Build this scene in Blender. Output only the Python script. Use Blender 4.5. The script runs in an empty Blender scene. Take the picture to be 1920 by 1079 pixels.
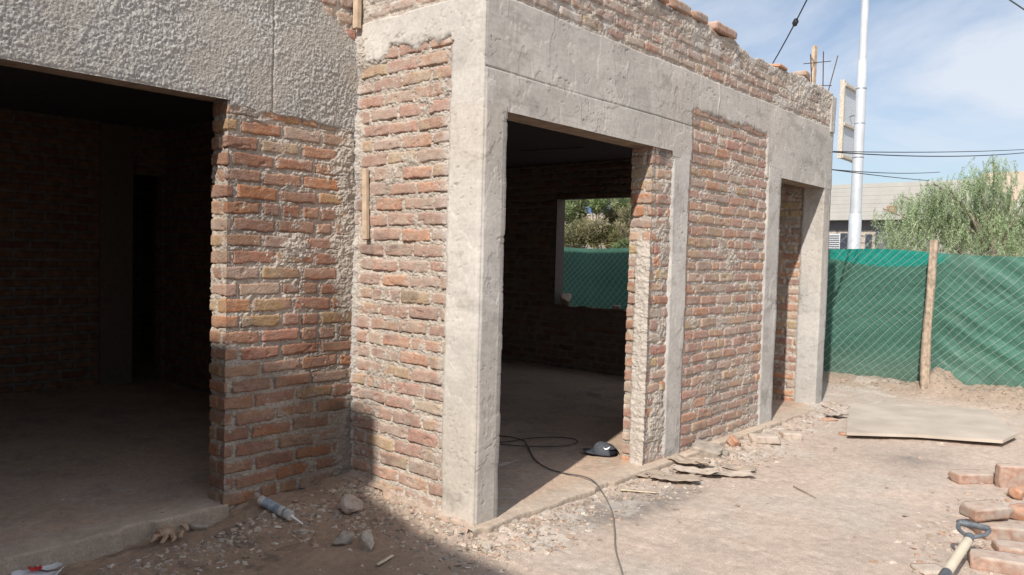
import bpy, bmesh, math, random
import numpy as np
from mathutils import Vector, Matrix, noise as mnoise

scene = bpy.context.scene
COL = scene.collection
random.seed(7)

# ------------------------------------------------------------------ camera model (solved from the vanishing points)
F = 1433.96; CX = 960.0; CY = 539.5; CH = 1.5
_X = np.array([2231 - CX, 513 - CY, F]); _X /= np.linalg.norm(_X)
_Y = np.array([-660 - CX, 435 - CY, F]); _Y -= _X * _X.dot(_Y); _Y /= np.linalg.norm(_Y)
_Z = np.cross(_X, _Y)
M3 = np.stack([_X, _Y, _Z])
CAMP = np.array([0, 0, CH])


def at(px, py, ax, val):
    """world point where the sight line through a photo pixel meets the plane axis = val"""
    r = M3 @ np.array([px - CX, py - CY, F])
    t = (val - CAMP[ax]) / r[ax]
    return Vector(CAMP + r * t)


# ------------------------------------------------------------------ numpy noise
_T = np.random.RandomState(11).rand(256, 256)


def vn(x, y, s=0):
    x = np.asarray(x, float) + s * 17.37; y = np.asarray(y, float) + s * 31.71
    xi = np.floor(x).astype(int); yi = np.floor(y).astype(int)
    fx = x - xi; fy = y - yi
    fx = fx * fx * (3 - 2 * fx); fy = fy * fy * (3 - 2 * fy)
    a = _T[yi & 255, xi & 255]; b = _T[yi & 255, (xi + 1) & 255]
    c = _T[(yi + 1) & 255, xi & 255]; d = _T[(yi + 1) & 255, (xi + 1) & 255]
    return (a + (b - a) * fx) * (1 - fy) + (c + (d - c) * fx) * fy


def fbm(x, y, o=4, s=0, g=.5):
    t = 0; a = 1; n = 0
    for k in range(o):
        t = t + a * vn(x * 2.03 ** k, y * 2.03 ** k, s + k * 3); n += a; a *= g
    return t / n          # 0..1


def hsh(a, b, s=0):
    return _T[(np.asarray(a).astype(int) * 7 + s * 13) & 255, (np.asarray(b).astype(int) * 3 + s * 5 + 91) & 255]


def ss(a, b, x):
    t = np.clip((x - a) / (b - a), 0, 1)
    return t * t * (3 - 2 * t)


def mix(a, b, t):
    t = np.asarray(t)[..., None]
    return np.asarray(a) * (1 - t) + np.asarray(b) * t


# ------------------------------------------------------------------ materials
def nd(nt, typ, **k):
    n = nt.nodes.new(typ)
    for a, b in k.items():
        if a.startswith('i_'):
            n.inputs[a[2:].replace('_', ' ')].default_value = b
        else:
            setattr(n, a, b)
    return n


def ramp(nt, fac, stops):
    r = nt.nodes.new('ShaderNodeValToRGB')
    e = r.color_ramp.elements
    while len(e) < len(stops): e.new(.5)
    for q, (p, c) in zip(e, stops):
        q.position = p; q.color = (*c, 1)
    nt.links.new(fac, r.inputs[0])
    return r.outputs[0]


def surf_mat(name, attr=True, base=(.4, .4, .4), var=.25, scale=40, bump=.3, bscale=220, rough=.9, spec=.2, dist=.002, speck=0., sscale=300):
    m = bpy.data.materials.new(name); m.use_nodes = True
    nt = m.node_tree; b = nt.nodes['Principled BSDF']; L = nt.links
    tc = nd(nt, 'ShaderNodeTexCoord')
    n1 = nd(nt, 'ShaderNodeTexNoise'); n1.inputs['Scale'].default_value = scale; n1.inputs['Detail'].default_value = 6
    L.new(tc.outputs['Object'], n1.inputs['Vector'])
    mr = nd(nt, 'ShaderNodeMapRange'); mr.inputs[1].default_value = .3; mr.inputs[2].default_value = .7
    mr.inputs[3].default_value = 1 - var; mr.inputs[4].default_value = 1 + var
    L.new(n1.outputs[0], mr.inputs[0])
    vm = nd(nt, 'ShaderNodeVectorMath', operation='SCALE')
    if attr:
        at_ = nd(nt, 'ShaderNodeAttribute'); at_.attribute_name = 'Col'
        L.new(at_.outputs['Color'], vm.inputs[0])
    else:
        vm.inputs[0].default_value = base
    fac = mr.outputs[0]
    if speck:
        n3 = nd(nt, 'ShaderNodeTexNoise'); n3.inputs['Scale'].default_value = sscale; n3.inputs['Detail'].default_value = 3; n3.inputs['Roughness'].default_value = .7
        L.new(tc.outputs['Object'], n3.inputs['Vector'])
        m3 = nd(nt, 'ShaderNodeMapRange'); m3.inputs[1].default_value = .32; m3.inputs[2].default_value = .68; m3.inputs[3].default_value = 1 - speck; m3.inputs[4].default_value = 1 + speck
        L.new(n3.outputs[0], m3.inputs[0]); mm = nd(nt, 'ShaderNodeMath', operation='MULTIPLY'); L.new(fac, mm.inputs[0]); L.new(m3.outputs[0], mm.inputs[1]); fac = mm.outputs[0]
    L.new(fac, vm.inputs['Scale'])
    L.new(vm.outputs[0], b.inputs['Base Color'])
    b.inputs['Roughness'].default_value = rough
    b.inputs['Specular IOR Level'].default_value = spec
    n2 = nd(nt, 'ShaderNodeTexNoise'); n2.inputs['Scale'].default_value = bscale; n2.inputs['Detail'].default_value = 5
    L.new(tc.outputs['Object'], n2.inputs['Vector'])
    bp = nd(nt, 'ShaderNodeBump'); bp.inputs['Strength'].default_value = bump; bp.inputs['Distance'].default_value = dist
    L.new(n2.outputs[0], bp.inputs['Height']); L.new(bp.outputs[0], b.inputs['Normal'])
    return m


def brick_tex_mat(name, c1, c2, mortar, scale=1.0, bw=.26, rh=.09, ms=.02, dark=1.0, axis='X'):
    """plain procedural brickwork for faces deep in shade or far off"""
    m = bpy.data.materials.new(name); m.use_nodes = True
    nt = m.node_tree; b = nt.nodes['Principled BSDF']; L = nt.links
    g = nd(nt, 'ShaderNodeNewGeometry'); sp = nd(nt, 'ShaderNodeSeparateXYZ'); L.new(g.outputs['Position'], sp.inputs[0])
    ad = nd(nt, 'ShaderNodeMath', operation='ADD'); L.new(sp.outputs[0], ad.inputs[0]); L.new(sp.outputs[1], ad.inputs[1])
    cb = nd(nt, 'ShaderNodeCombineXYZ'); L.new(ad.outputs[0], cb.inputs[0]); L.new(sp.outputs[2], cb.inputs[1])
    nz = nd(nt, 'ShaderNodeTexNoise'); nz.inputs['Scale'].default_value = 9; L.new(g.outputs['Position'], nz.inputs['Vector'])
    va = nd(nt, 'ShaderNodeVectorMath', operation='MULTIPLY_ADD'); L.new(nz.outputs['Color'], va.inputs[0])
    va.inputs[1].default_value = (.02, .02, 0); L.new(cb.outputs[0], va.inputs[2])
    t = nd(nt, 'ShaderNodeTexBrick'); L.new(va.outputs[0], t.inputs['Vector'])
    t.inputs['Scale'].default_value = scale; t.inputs['Brick Width'].default_value = bw; t.inputs['Row Height'].default_value = rh
    t.inputs['Mortar Size'].default_value = ms; t.inputs['Mortar Smooth'].default_value = .3
    t.inputs['Color1'].default_value = (*[v * dark for v in c1], 1); t.inputs['Color2'].default_value = (*[v * dark for v in c2], 1)
    t.inputs['Mortar'].default_value = (*[v * dark for v in mortar], 1)
    n2 = nd(nt, 'ShaderNodeTexNoise'); n2.inputs['Scale'].default_value = 14; n2.inputs['Detail'].default_value = 6
    L.new(g.outputs['Position'], n2.inputs['Vector'])
    mx = nd(nt, 'ShaderNodeMixRGB', blend_type='OVERLAY'); mx.inputs[0].default_value = .7
    L.new(t.outputs[0], mx.inputs[1]); L.new(n2.outputs[0], mx.inputs[2])
    L.new(mx.outputs[0], b.inputs['Base Color']); b.inputs['Roughness'].default_value = .95
    b.inputs['Specular IOR Level'].default_value = .1
    bp = nd(nt, 'ShaderNodeBump'); bp.inputs['Distance'].default_value = .012; bp.invert = True
    L.new(t.outputs['Fac'], bp.inputs['Height']); L.new(bp.outputs[0], b.inputs['Normal'])
    return m


def simple(name, c, rough=.6, metal=0, spec=.4, var=.12, scale=30, bump=.15, bscale=90, dist=.001):
    m = surf_mat(name, False, c, var, scale, bump, bscale, rough, spec, dist)
    m.node_tree.nodes['Principled BSDF'].inputs['Metallic'].default_value = metal
    return m


M_FACE = surf_mat('weathered_face', True, var=.09, scale=45, bump=.35, bscale=260)
M_BRICKF = surf_mat('rough_masonry', True, var=.12, scale=45, bump=1.0, bscale=130, dist=.006, speck=.12, sscale=170)
M_GROUND = surf_mat('dirt', True, var=.12, scale=28, bump=.9, bscale=120, dist=.006, speck=.16, sscale=110)
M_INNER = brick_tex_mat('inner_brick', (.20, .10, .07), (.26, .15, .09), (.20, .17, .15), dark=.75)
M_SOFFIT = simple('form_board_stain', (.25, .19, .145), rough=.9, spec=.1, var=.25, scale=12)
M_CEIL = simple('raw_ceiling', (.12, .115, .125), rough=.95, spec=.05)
M_CONC = simple('raw_concrete', (.42, .40, .37), rough=.93, spec=.1, var=.2, scale=9, bump=.5)
M_WOOD = simple('sawn_wood', (.50, .38, .25), rough=.8, spec=.2, var=.3, scale=18, bump=.4)
M_POST = simple('weathered_wood', (.42, .33, .25), rough=.85, spec=.15, var=.35, scale=22, bump=.8, dist=.003)
M_STEEL = simple('rusty_rebar', (.10, .06, .045), rough=.7, metal=.3)
M_GALV = simple('galvanised_steel', (.64, .66, .68), rough=.45, metal=.25, spec=.5, var=.10, scale=5, bump=.05)
M_WIRE = simple('cable_black', (.035, .035, .04), rough=.6)
M_LINK = simple('fence_wire', (.40, .46, .42), rough=.5, metal=.2)

# ------------------------------------------------------------------ object helpers


def tag(o, label=None, cat=None, group=None, kind=None):
    if label: o['label'] = label
    if cat: o['category'] = cat
    if group: o['group'] = group
    if kind: o['kind'] = kind
    return o


def empty(name, loc=(0, 0, 0), rot=(0, 0, 0), parent=None):
    o = bpy.data.objects.new(name, None); COL.objects.link(o)
    o.location = loc; o.rotation_euler = rot; o.empty_display_size = .1
    if parent: o.parent = parent
    return o


def link(name, me, parent=None, loc=(0, 0, 0), rot=(0, 0, 0)):
    o = bpy.data.objects.new(name, me); COL.objects.link(o)
    o.location = loc; o.rotation_euler = rot
    if parent: o.parent = parent
    return o


def raw_mesh(name, V, Q, C=None, mats=(), midx=None, smooth=True):
    """V (n,3), Q (m,4) quads, C (n,3)"""
    me = bpy.data.meshes.new(name)
    V = np.asarray(V, np.float32); Q = np.asarray(Q, np.int32)
    me.vertices.add(len(V)); me.vertices.foreach_set('co', V.ravel())
    me.loops.add(Q.size); me.loops.foreach_set('vertex_index', Q.ravel())
    me.polygons.add(len(Q)); me.polygons.foreach_set('loop_start', np.arange(0, Q.size, 4, dtype=np.int32))
    if midx is not None: me.polygons.foreach_set('material_index', np.asarray(midx, np.int32))
    sm = np.ones(len(Q), bool) if smooth is True else (np.zeros(len(Q), bool) if smooth is False else np.asarray(smooth))
    me.polygons.foreach_set('use_smooth', sm)
    for m in mats: me.materials.append(m)
    if C is not None:
        a = me.color_attributes.new('Col', 'FLOAT_COLOR', 'POINT')
        a.data.foreach_set('color', np.concatenate([C, np.ones((len(C), 1))], 1).astype(np.float32).ravel())
    me.update(calc_edges=True); me.validate()
    return me


def grid_quads(ny, nx, off=0):
    i = np.arange(ny * nx).reshape(ny, nx)
    return np.stack([i[:-1, :-1], i[:-1, 1:], i[1:, 1:], i[1:, :-1]], -1).reshape(-1, 4) + off


def box_arrays(b):
    x0, x1, y0, y1, z0, z1 = b
    v = np.array([(x, y, z) for z in (z0, z1) for y in (y0, y1) for x in (x0, x1)], float)
    q = np.array([(0, 2, 3, 1), (4, 5, 7, 6), (0, 1, 5, 4), (2, 6, 7, 3), (0, 4, 6, 2), (1, 3, 7, 5)])
    return v, q


def panel(name, path, z0, z1, res, fn, parent, boxes=(), box_mat=None, top=None, flip=False, resz=None, bcol=(.4, .36, .32), face=None):
    """a wall face as a height field that follows a plan path (outside = right of travel); fn(U, X, Y, V) -> H, C, keep.
    boxes: the solid masonry behind it, in the same mesh. top(u): the height where the face folds over onto the wall's top."""
    P = []; N = []; Us = []
    ul = 0
    res = res if isinstance(res, (list, tuple)) else [res] * (len(path) - 1)
    segs = [(np.array(path[k], float), np.array(path[k + 1], float)) for k in range(len(path) - 1)]
    tn = []
    for a, b in segs:
        t = (b - a) / np.linalg.norm(b - a); tn.append(np.array([t[1], -t[0]]))
    R = .012
    for k, (a, b) in enumerate(segs):
        L = np.linalg.norm(b - a); n = max(2, int(L / res[k]) + 1)
        s = np.linspace(0, L, n)
        if k < len(segs) - 1: s = s[:-1]
        for q in s:
            m = tn[k].copy(); 
            if k > 0 and q < R: m = tn[k] * (.5 + .5 * q / R) + tn[k - 1] * (.5 - .5 * q / R)
            if k < len(segs) - 1 and L - q < R: m = tn[k] * (.5 + .5 * (L - q) / R) + tn[k + 1] * (.5 - .5 * (L - q) / R)
            if (k > 0 and q == 0): m = tn[k] + tn[k - 1]
            P.append(a + (b - a) * q / L); N.append(m); Us.append(ul + q)
        ul += L
    P = np.array(P); N = np.array(N); Us = np.array(Us)
    rz = resz or res[-1]
    nz = int((z1 - z0) / rz) + 1
    Vz = np.linspace(z0, z1, nz)
    U, V = np.meshgrid(Us, Vz); X = np.broadcast_to(P[:, 0], U.shape); Y = np.broadcast_to(P[:, 1], U.shape)
    H, C, keep = fn(U, X, Y, V)
    zz = V; inw = 0
    if top is not None:
        tz = top(U, X, Y); zz = np.minimum(V, tz); inw = np.maximum(0, V - tz)
        zz = zz + np.where(V > tz, H * .8, 0)
    H2 = H - inw
    pos = np.stack([X + N[:, 0][None] * H2, Y + N[:, 1][None] * H2, zz], -1).reshape(-1, 3)
    Q = grid_quads(*U.shape)
    if keep is not None:
        kf = keep.ravel(); Q = Q[kf[Q].all(1)]
    if not flip: pass
    mi = np.zeros(len(Q), int); smf = np.ones(len(Q), bool); Cc = C.reshape(-1, 3)
    for b in boxes:
        v, q = box_arrays(b)
        Q = np.concatenate([Q, q + len(pos)]); pos = np.concatenate([pos, v]); Cc = np.concatenate([Cc, np.tile(bcol, (8, 1))])
        mi = np.concatenate([mi, np.ones(6, int)]); smf = np.concatenate([smf, np.zeros(6, bool)])
    used = np.zeros(len(pos), bool); used[Q.ravel()] = True
    remap = np.cumsum(used) - 1
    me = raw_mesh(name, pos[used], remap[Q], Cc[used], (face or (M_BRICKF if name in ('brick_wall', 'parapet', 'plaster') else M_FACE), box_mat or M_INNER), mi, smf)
    return link(name, me, parent)


# ------------------------------------------------------------------ surface recipes
MORTAR = np.array([.50, .44, .375])
PAL = np.array([(.38, .18, .125), (.42, .235, .16), (.33, .185, .145), (.44, .31, .16), (.50, .22, .11), (.37, .28, .22), (.36, .20, .15), (.46, .29, .19), (.41, .19, .14)])


def bricks(U, V, seed=0, pitch=.262, course=.0895, cover=0., film=.32, voff=0., uoff=0., grime=.0, tone=None):
    wv = V + voff + .010 * (fbm(U * 1.1, V * .8, 2, seed + 1) - .5) + .006 * (vn(U * 7, V * 3, seed + 2) - .5)
    row = np.floor(wv / course)
    us = U + uoff + hsh(row, row * 0 + 3, seed) * .07 + (row % 2) * pitch * .5 + .007 * (vn(U * 6, V * 25, seed + 3) - .5)
    col = np.floor(us / pitch); r1 = hsh(row, col, seed + 1)
    fu = us - col * pitch; fv = wv - row * course
    # some bricks are laid as two headers
    half = r1 > .94; sub = np.where(half & (fu > pitch * .48), 1, 0)
    c0 = np.where(half, np.where(sub == 1, pitch * .74, pitch * .24), pitch * .5)
    hw = np.where(half, pitch * .24, pitch * .5)
    cid = col * 2 + sub
    a, b, c, d, e, g = [hsh(row, cid, seed + k) for k in (4, 5, 6, 7, 8, 9)]
    hx = hw - .009 - .009 * a; hy = course * .5 - .0115 - .006 * b
    ct = course * .5 + (c - .5) * .006
    px = fu - c0 + (d - .5) * .005; py = fv - ct + px * (e - .5) * .05
    en = .010 * (fbm(U * 55, V * 55, 3, seed + 5, .65) - .5) + .010 * (vn(U * 14, V * 14, seed + 6) - .5)
    rad = .006
    qx = np.abs(px) - hx + rad; qy = np.abs(py) - hy + rad
    sd = np.hypot(np.maximum(qx, 0), np.maximum(qy, 0)) + np.minimum(np.maximum(qx, qy), 0) - rad
    D = -(sd + en)                                       # inside distance
    Hb = (a - .5) * .008 + px * (b - .5) * .035 + py * (g - .5) * .06 + .003 * (fbm(U * 30, V * 60, 3, seed + 7) - .5)
    Hb = Hb - .0035 * np.exp(-np.maximum(D, 0) / .003)
    chip = ss(.68, .78, fbm(U * 16, V * 22, 3, seed + 8)); Hb = Hb - .005 * chip
    Hbm = np.where(D > 0, Hb, Hb + D * 4)
    lump = fbm(U * 42, V * 42, 3, seed + 9, .6); lumpb = fbm(U * 7, V * 9, 3, seed + 10)
    Hm = -.0105 + .019 * (lump - .5) + .020 * (lumpb - .45) + .007 * (vn(U * 120, V * 120, seed + 11) - .5) + cover * .020
    crev = np.exp(-((D + .001) / .0030) ** 2) * ss(.34, .52, vn(U * 11, V * 17, seed + 12)) * np.where(py < 0, 1., .45)
    Hm = Hm - .014 * crev * (1 - cover * .8)
    H = np.maximum(Hbm, Hm)
    w = ss(-.0018, .0018, Hbm - Hm)
    # colour
    k = (hsh(row, cid, seed + 13) * len(PAL)).astype(int) % len(PAL)
    k2 = (hsh(row, cid, seed + 14) * len(PAL)).astype(int) % len(PAL)
    bc = mix(PAL[k], PAL[k2], ss(.35, .65, fbm(U * 9 + e * 9, V * 14, 3, seed + 15)) * .8)
    bc = bc * (0.82 + .36 * g)[..., None] * (0.8 + .4 * fbm(U * 55, V * 30, 3, seed + 16))[..., None]
    if tone is not None: bc = mix(bc, np.array(tone[:3]), tone[3])
    soot = ss(.60, .80, fbm(U * 5, V * 9, 3, seed + 20)) * .45
    bc = mix(bc, np.array([.12, .10, .09]), soot * (a > .35))
    fm = np.clip(film * (.35 + 1.5 * ss(.35, .75, fbm(U * 18, V * 26, 4, seed + 17))) + .35 * (hsh(row, cid, seed + 18) > .86), 0, .9)
    bc = mix(bc, MORTAR * 1.02, fm * .8)
    mc = MORTAR * (.80 + .40 * fbm(U * 30, V * 30, 4, seed + 19))[..., None]
    mc = mix(mc, np.array([.30, .26, .22]), ss(.55, .8, fbm(U * 3, V * 3, 3, seed + 21)) * .5)
    mc = mc * (1 - .45 * crev)[..., None]
    C = mix(mc, bc, w)
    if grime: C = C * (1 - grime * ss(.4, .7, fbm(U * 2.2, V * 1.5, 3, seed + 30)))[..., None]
    return H, C


def concrete(U, V, seed=0, base=(.51, .468, .42), rough=1., boards=None, warm=.3):
    n = fbm(U * 2.2, V * 3.5, 5, seed); n2 = fbm(U * 16, V * 22, 4, seed + 3)
    H = .006 * (n - .5) + .0016 * rough * (n2 - .5) + .0007 * rough * (vn(U * 130, V * 130, seed + 4) - .5)
    H = H + .0007 * (vn(U * 7, V * 210, seed + 31) - .5) + .0007 * (vn(U * 160, V * 5, seed + 32) - .5)
    pf = fbm(U * 2.6, V * 1.7, 5, seed + 33); pat = ss(.545, .553, pf); rim = np.exp(-((pf - .549) / .004) ** 2)
    H = H + .0022 * pat
    pf2 = fbm(U * 5.2, V * 3.1, 5, seed + 34); pat2 = ss(.60, .606, pf2); H = H - .0018 * pat2
    # trowel / form flaws: small bites
    pz = vn(U * 22 + V * 11 + 2 * vn(U * 9, V * 9, seed), V * 85 - U * 30, seed + 5) * .6 + vn(U * 60 + V * 30, V * 120, seed + 6) * .4
    reg = ss(.40, .62, fbm(U * 3.1, V * 4.1, 2, seed + 7))
    pit = ss(.76, .84, pz) * reg
    crk = np.exp(-((fbm(U * 8, V * 11, 3, seed + 8) - .56) / .0045) ** 2) * ss(.55, .7, fbm(U * 4, V * 3, 2, seed + 9))
    H = H - rough * (.0035 * pit + .004 * crk)
    C = np.array(base) * (.80 + .40 * n)[..., None] * (.90 + .20 * n2)[..., None]
    C = C * (1 + .05 * pat - .06 * rim - .06 * pat2)[..., None]
    C = mix(C, np.array([.50, .435, .365]), warm * ss(.4, .7, fbm(U * 1.3, V * .9, 3, seed + 10)))
    C = mix(C, np.array([.29, .265, .235]), .55 * ss(.62, .8, fbm(U * 4, V * 7, 4, seed + 11)))
    C = C * (1 - .25 * pit - .28 * crk)[..., None]
    if boards:
        for bz in boards:
            l = np.exp(-((V - bz - .006 * (vn(U * 1.2, V * 0, seed + 12) - .5)) / .0032) ** 2)
            H = H - .005 * l; C = C * (1 - .35 * l)[..., None]
    return H, C


def ragged_edge(H, dist, seed, U, V, lip=.012, sc=14, amp=.028):
    """thin concrete/plaster feathering off where it ends over brick: dist = metres inside its border"""
    d = dist + amp * (fbm(U * sc, V * sc, 5, seed, .65) - .5) * 2
    return H + lip * .75 * ss(-.002, .022, d) - .030 * (1 - ss(-.012, 0, d))


# ==================================================================== THE HOUSE
XC, YR, YW2 = 2.92, 2.82, 3.90
TH = .16
house = empty('unfinished_brick_house', (4.2, 2.9, 0))
tag(house, 'unfinished single storey brick house with raw concrete columns and open doorways', 'house')
HL = Matrix.Translation((-4.2, -2.9, 0))


def hp(o):                       # keep world placement under the house empty
    o.matrix_parent_inverse = HL; return o


# 1 recessed pier beside the wide opening
def f_w2(U, X, Y, V):
    cov = np.clip(.9 * ss(2.72, 2.86, X) * ss(.35, .7, fbm(U * 5, V * 3, 3, 71)) + .85 * np.exp(-(((X - 2.50) / .11) ** 2 + ((V - 1.50) / .10) ** 2)) + .6 * ss(1.4, 2.3, V) * ss(.5, .72, fbm(U * 4, V * 5, 3, 72)), 0, 1)
    H, C = bricks(U, V, 3, cover=cov, film=.14, voff=.03, grime=.30, tone=(.34, .18, .10, .35))
    C = C * (1 - .25 * ss(1.35, .7, V + .5 * (fbm(U * 3, V * 3, 3, 77) - .5)))[..., None]  # shade on the lower pier painted in as darker brick colour
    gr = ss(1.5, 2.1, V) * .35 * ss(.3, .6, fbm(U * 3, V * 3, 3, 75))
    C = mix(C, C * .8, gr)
    return H, C, None


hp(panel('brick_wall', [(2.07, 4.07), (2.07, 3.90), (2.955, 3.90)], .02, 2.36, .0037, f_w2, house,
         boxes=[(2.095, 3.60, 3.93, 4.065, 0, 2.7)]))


# 2 rough thrown plaster over the wide lintel
def f_stucco(U, X, Y, V):
    lowb = np.where(X < 2.075, 2.292, 2.262 - .03 * ss(2.5, 2.9, X))
    d = V - lowb
    d2 = (2.99 - .22 * ss(2.45, 2.92, X) ** 1.5) - V
    a = vn(U * 150 + 3 * vn(U * 20, V * 20, 39), V * 105, 40); b = vn(U * 210, V * 190, 41); c = fbm(U * 60, V * 46, 3, 42)
    spat = np.clip((a * .5 + c * .5 - .40) * 3.2, 0, 1)
    thin = ss(.50, .70, fbm(U * 2.6, V * 3.4, 4, 48))
    H = .004 + (.0062 - .0035 * thin) * spat ** 1.2 + .0032 * (b - .4) + .010 * (fbm(U * 4, V * 4, 3, 43) - .5)
    seam = np.exp(-((X - 2.335) / .006) ** 2); H = H - .007 * seam
    H = np.where(X > 2.07, ragged_edge(H, d, 44, U, V, 0.0, 22, .020), np.where(d < .012, H * .5, H))
    H = np.where(d2 < .1, ragged_edge(H, d2, 45, U, V, 0.0, 9, .03), H)
    C = np.array([.48, .46, .425]) * (.82 + .24 * spat)[..., None] * (.82 + .36 * fbm(U * 2, V * 2, 4, 46))[..., None]
    C = mix(C, np.array([.46, .42, .37]), .35 * ss(.5, .8, fbm(U * 1.5, V * 3, 3, 47)))
    C = mix(C, np.array([.45, .40, .34]), thin * .45); C = C * (1 - .25 * seam)[..., None]
    keep = (V >= np.where(X < 2.075, 2.29, 2.16))
    return H, C, keep


hp(panel('plaster', [(.75, 3.90), (2.94, 3.90)], 2.16, 3.12, .0045, f_stucco, house,
         boxes=[(-1.80, 2.069, 3.915, 4.067, 2.296, 3.25)], box_mat=M_SOFFIT))
hp(panel('plaster', [(-1.80, 3.90), (.75, 3.90)], 2.29, 3.12, .02, lambda U, X, Y, V: (U * 0 + .012 * fbm(U * 30, V * 30, 3, 4), mix(np.array([.36, .35, .33]), np.array([.42, .4, .37]), fbm(U * 3, V * 3, 3, 5)), None), house))
# bricks above the plaster
hp(panel('brick_wall', [(1.6, 3.905), (2.95, 3.905)], 2.62, 3.40, .006, lambda U, X, Y, V: (*bricks(U, V, 21, film=.5, uoff=.1), None), house,
         boxes=[(1.6, 3.08, 3.93, 4.06, 2.75, 3.38)]))


# 3 return wall
def f_w1(U, X, Y, V):
    cov = np.clip(ss(3.80, 3.87, Y) * ss(.25, .6, fbm(U * 4, V * 3, 3, 81)) + .55 * ss(.16, .04, V) + .35 * ss(.60, .75, fbm(U * 5, V * 5, 3, 82))
                  + .7 * ss(2.5, 2.68, V) * ss(3.55, 3.75, Y), 0, 1)
    H, C = bricks(U, V, 5, cover=cov, film=.26, tone=(.46, .33, .265, .40), voff=.055, uoff=.06)
    # mortar fillet run down the inner corner
    fl = ss(3.865, 3.89, Y + .012 * (vn(V * 8, V * 0, 83) - .5) * 2)
    H = H + .012 * fl; C = mix(C, np.array([.46, .44, .42]), fl * .85)
    # efflorescence near the concrete column
    C = mix(C, np.array([.62, .58, .53]), .5 * ss(3.16, 3.08, Y) * ss(.35, .6, fbm(U * 9, V * 3, 3, 84)))
    return H, C, None


hp(panel('brick_wall', [(2.92, 3.915), (2.92, 3.03)], -.04, 2.80, .0037, f_w1, house, boxes=[(2.945, 3.075, 3.06, 3.94, 0, 2.8)]))


# 4 corner column, lower lift
def f_col(U, X, Y, V):
    H, C = concrete(U, V, 101, (.56, .52, .47), .9, warm=.5)
    onL = X < 2.93
    H = H + .004 + .003 * (fbm(U * 9, V * 5, 3, 102) - .5)
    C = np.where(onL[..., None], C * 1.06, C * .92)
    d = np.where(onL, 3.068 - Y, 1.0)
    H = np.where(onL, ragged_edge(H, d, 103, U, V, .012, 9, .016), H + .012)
    return H, C, None


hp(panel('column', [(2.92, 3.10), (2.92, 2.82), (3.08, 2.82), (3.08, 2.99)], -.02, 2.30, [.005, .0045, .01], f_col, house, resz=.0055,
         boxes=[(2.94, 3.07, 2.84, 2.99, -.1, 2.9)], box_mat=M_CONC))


# 5 ring beam and lintels, one pour
def beam_low(X, Y):
    side = X < 2.925
    b = np.where(side & (Y > 3.065), 2.685 - .05 * (vn(Y * 9, Y * 0, 7) - .5) - .03 * (Y > 3.6), 2.287)
    b = np.where(~side, 2.272, b)
    b = np.where((X > 5.15) & (X < 6.50), 2.615 - .012 * np.sin(X * 9), b)
    b = np.where(X >= 6.50, 2.262, b)
    return b


def f_beam(U, X, Y, V):
    bd = [2.487]
    H, C = concrete(U, V, 111, (.50, .465, .42), .9, warm=.25)
    l = np.exp(-((V - 2.487 - .004 * np.sin(X * 3)) / .0035) ** 2) * ((X > 2.925) & (X < 5.17))
    H = H - .008 * l + .004 * (V < 2.487) * ((X > 2.925) & (X < 5.17)); C = C * (1 - .5 * l)[..., None]
    v2 = np.exp(-((X - 5.55 - .01 * np.sin(V * 30)) / .006) ** 2) * (V > 2.5); H = H + .006 * v2; C = mix(C, np.array([.52, .49, .45]), v2 * .8)
    low = beam_low(X, Y)
    over_brick = ((X < 2.925) & (Y > 3.065)) | ((X > 5.15) & (X < 6.50))
    d = V - low
    dx = np.minimum(np.abs(X - 5.15), np.abs(X - 6.50))
    d = np.where(over_brick, d, 1.0)
    # the vertical edges of the dropped lintels
    dd = np.where((X > 5.15) & (X < 6.5), d, np.where((X <= 5.15) & (X > 4.6) & (V < 2.60), 5.16 - X, np.where((X >= 6.5) & (X < 6.9) & (V < 2.60), X - 6.49, 1.0)))
    dd = np.where((X < 2.925), np.where(Y > 3.065, V - low, np.where(V < 2.66, 3.068 - Y, 1.)), dd)
    H2 = ragged_edge(H, dd, 112, U, V, .012, 16, .034)
    dt = 2.875 + .025 * (fbm(U * 5, V * 0, 3, 113) - .5) - V
    H2 = H2 - .03 * (1 - ss(-.02, .0, dt))
    drip = ss(.5, .7, vn(U * 40, V * 4, 114)) * ss(.06, 0, np.abs(d)) * over_brick
    C = mix(C, np.array([.16, .14, .12]), .6 * drip)
    col = X < 2.925
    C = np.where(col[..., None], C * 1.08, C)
    keep = V > np.where(dd > .3, low, low - .05)
    keep = keep | (((X > 5.15) & (X < 5.20)) & (V > 2.25)) | (((X > 6.45) & (X < 6.5)) & (V > 2.25))
    return H2, C, keep


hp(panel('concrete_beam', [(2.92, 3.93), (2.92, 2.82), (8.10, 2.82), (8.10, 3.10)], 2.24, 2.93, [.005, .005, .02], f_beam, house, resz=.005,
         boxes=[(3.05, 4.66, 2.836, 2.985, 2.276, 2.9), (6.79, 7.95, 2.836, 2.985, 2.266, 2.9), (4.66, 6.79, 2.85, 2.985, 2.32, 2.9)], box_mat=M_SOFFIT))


# 6 slender cast columns on the long face
def strip_col(name, x0, x1, z1, seed, path=None, base=(.50, .47, .43), resx=.005, boxes=(), right_wrap=False):
    def f(U, X, Y, V):
        H, C = concrete(U, V, seed, base, 1.3, warm=.15)
        e = .10 * (V < .0)
        d = np.minimum(X - x0, 9 if right_wrap else x1 - X)
        H = ragged_edge(H, d, seed + 1, U, V, .016, 8, .013)
        C = mix(C, np.array([.56, .53, .49]), .5 * np.exp(-((d - .02) / .012) ** 2) * ss(.4, .6, vn(U * 3, V * 5, seed + 4)))
        return H, C, None
    return hp(panel(name, path or [(x0 - .03, YR), (x1 + .03, YR)], -.03, z1, resx, f, house, resz=.007, boxes=boxes, box_mat=M_CONC))


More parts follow.
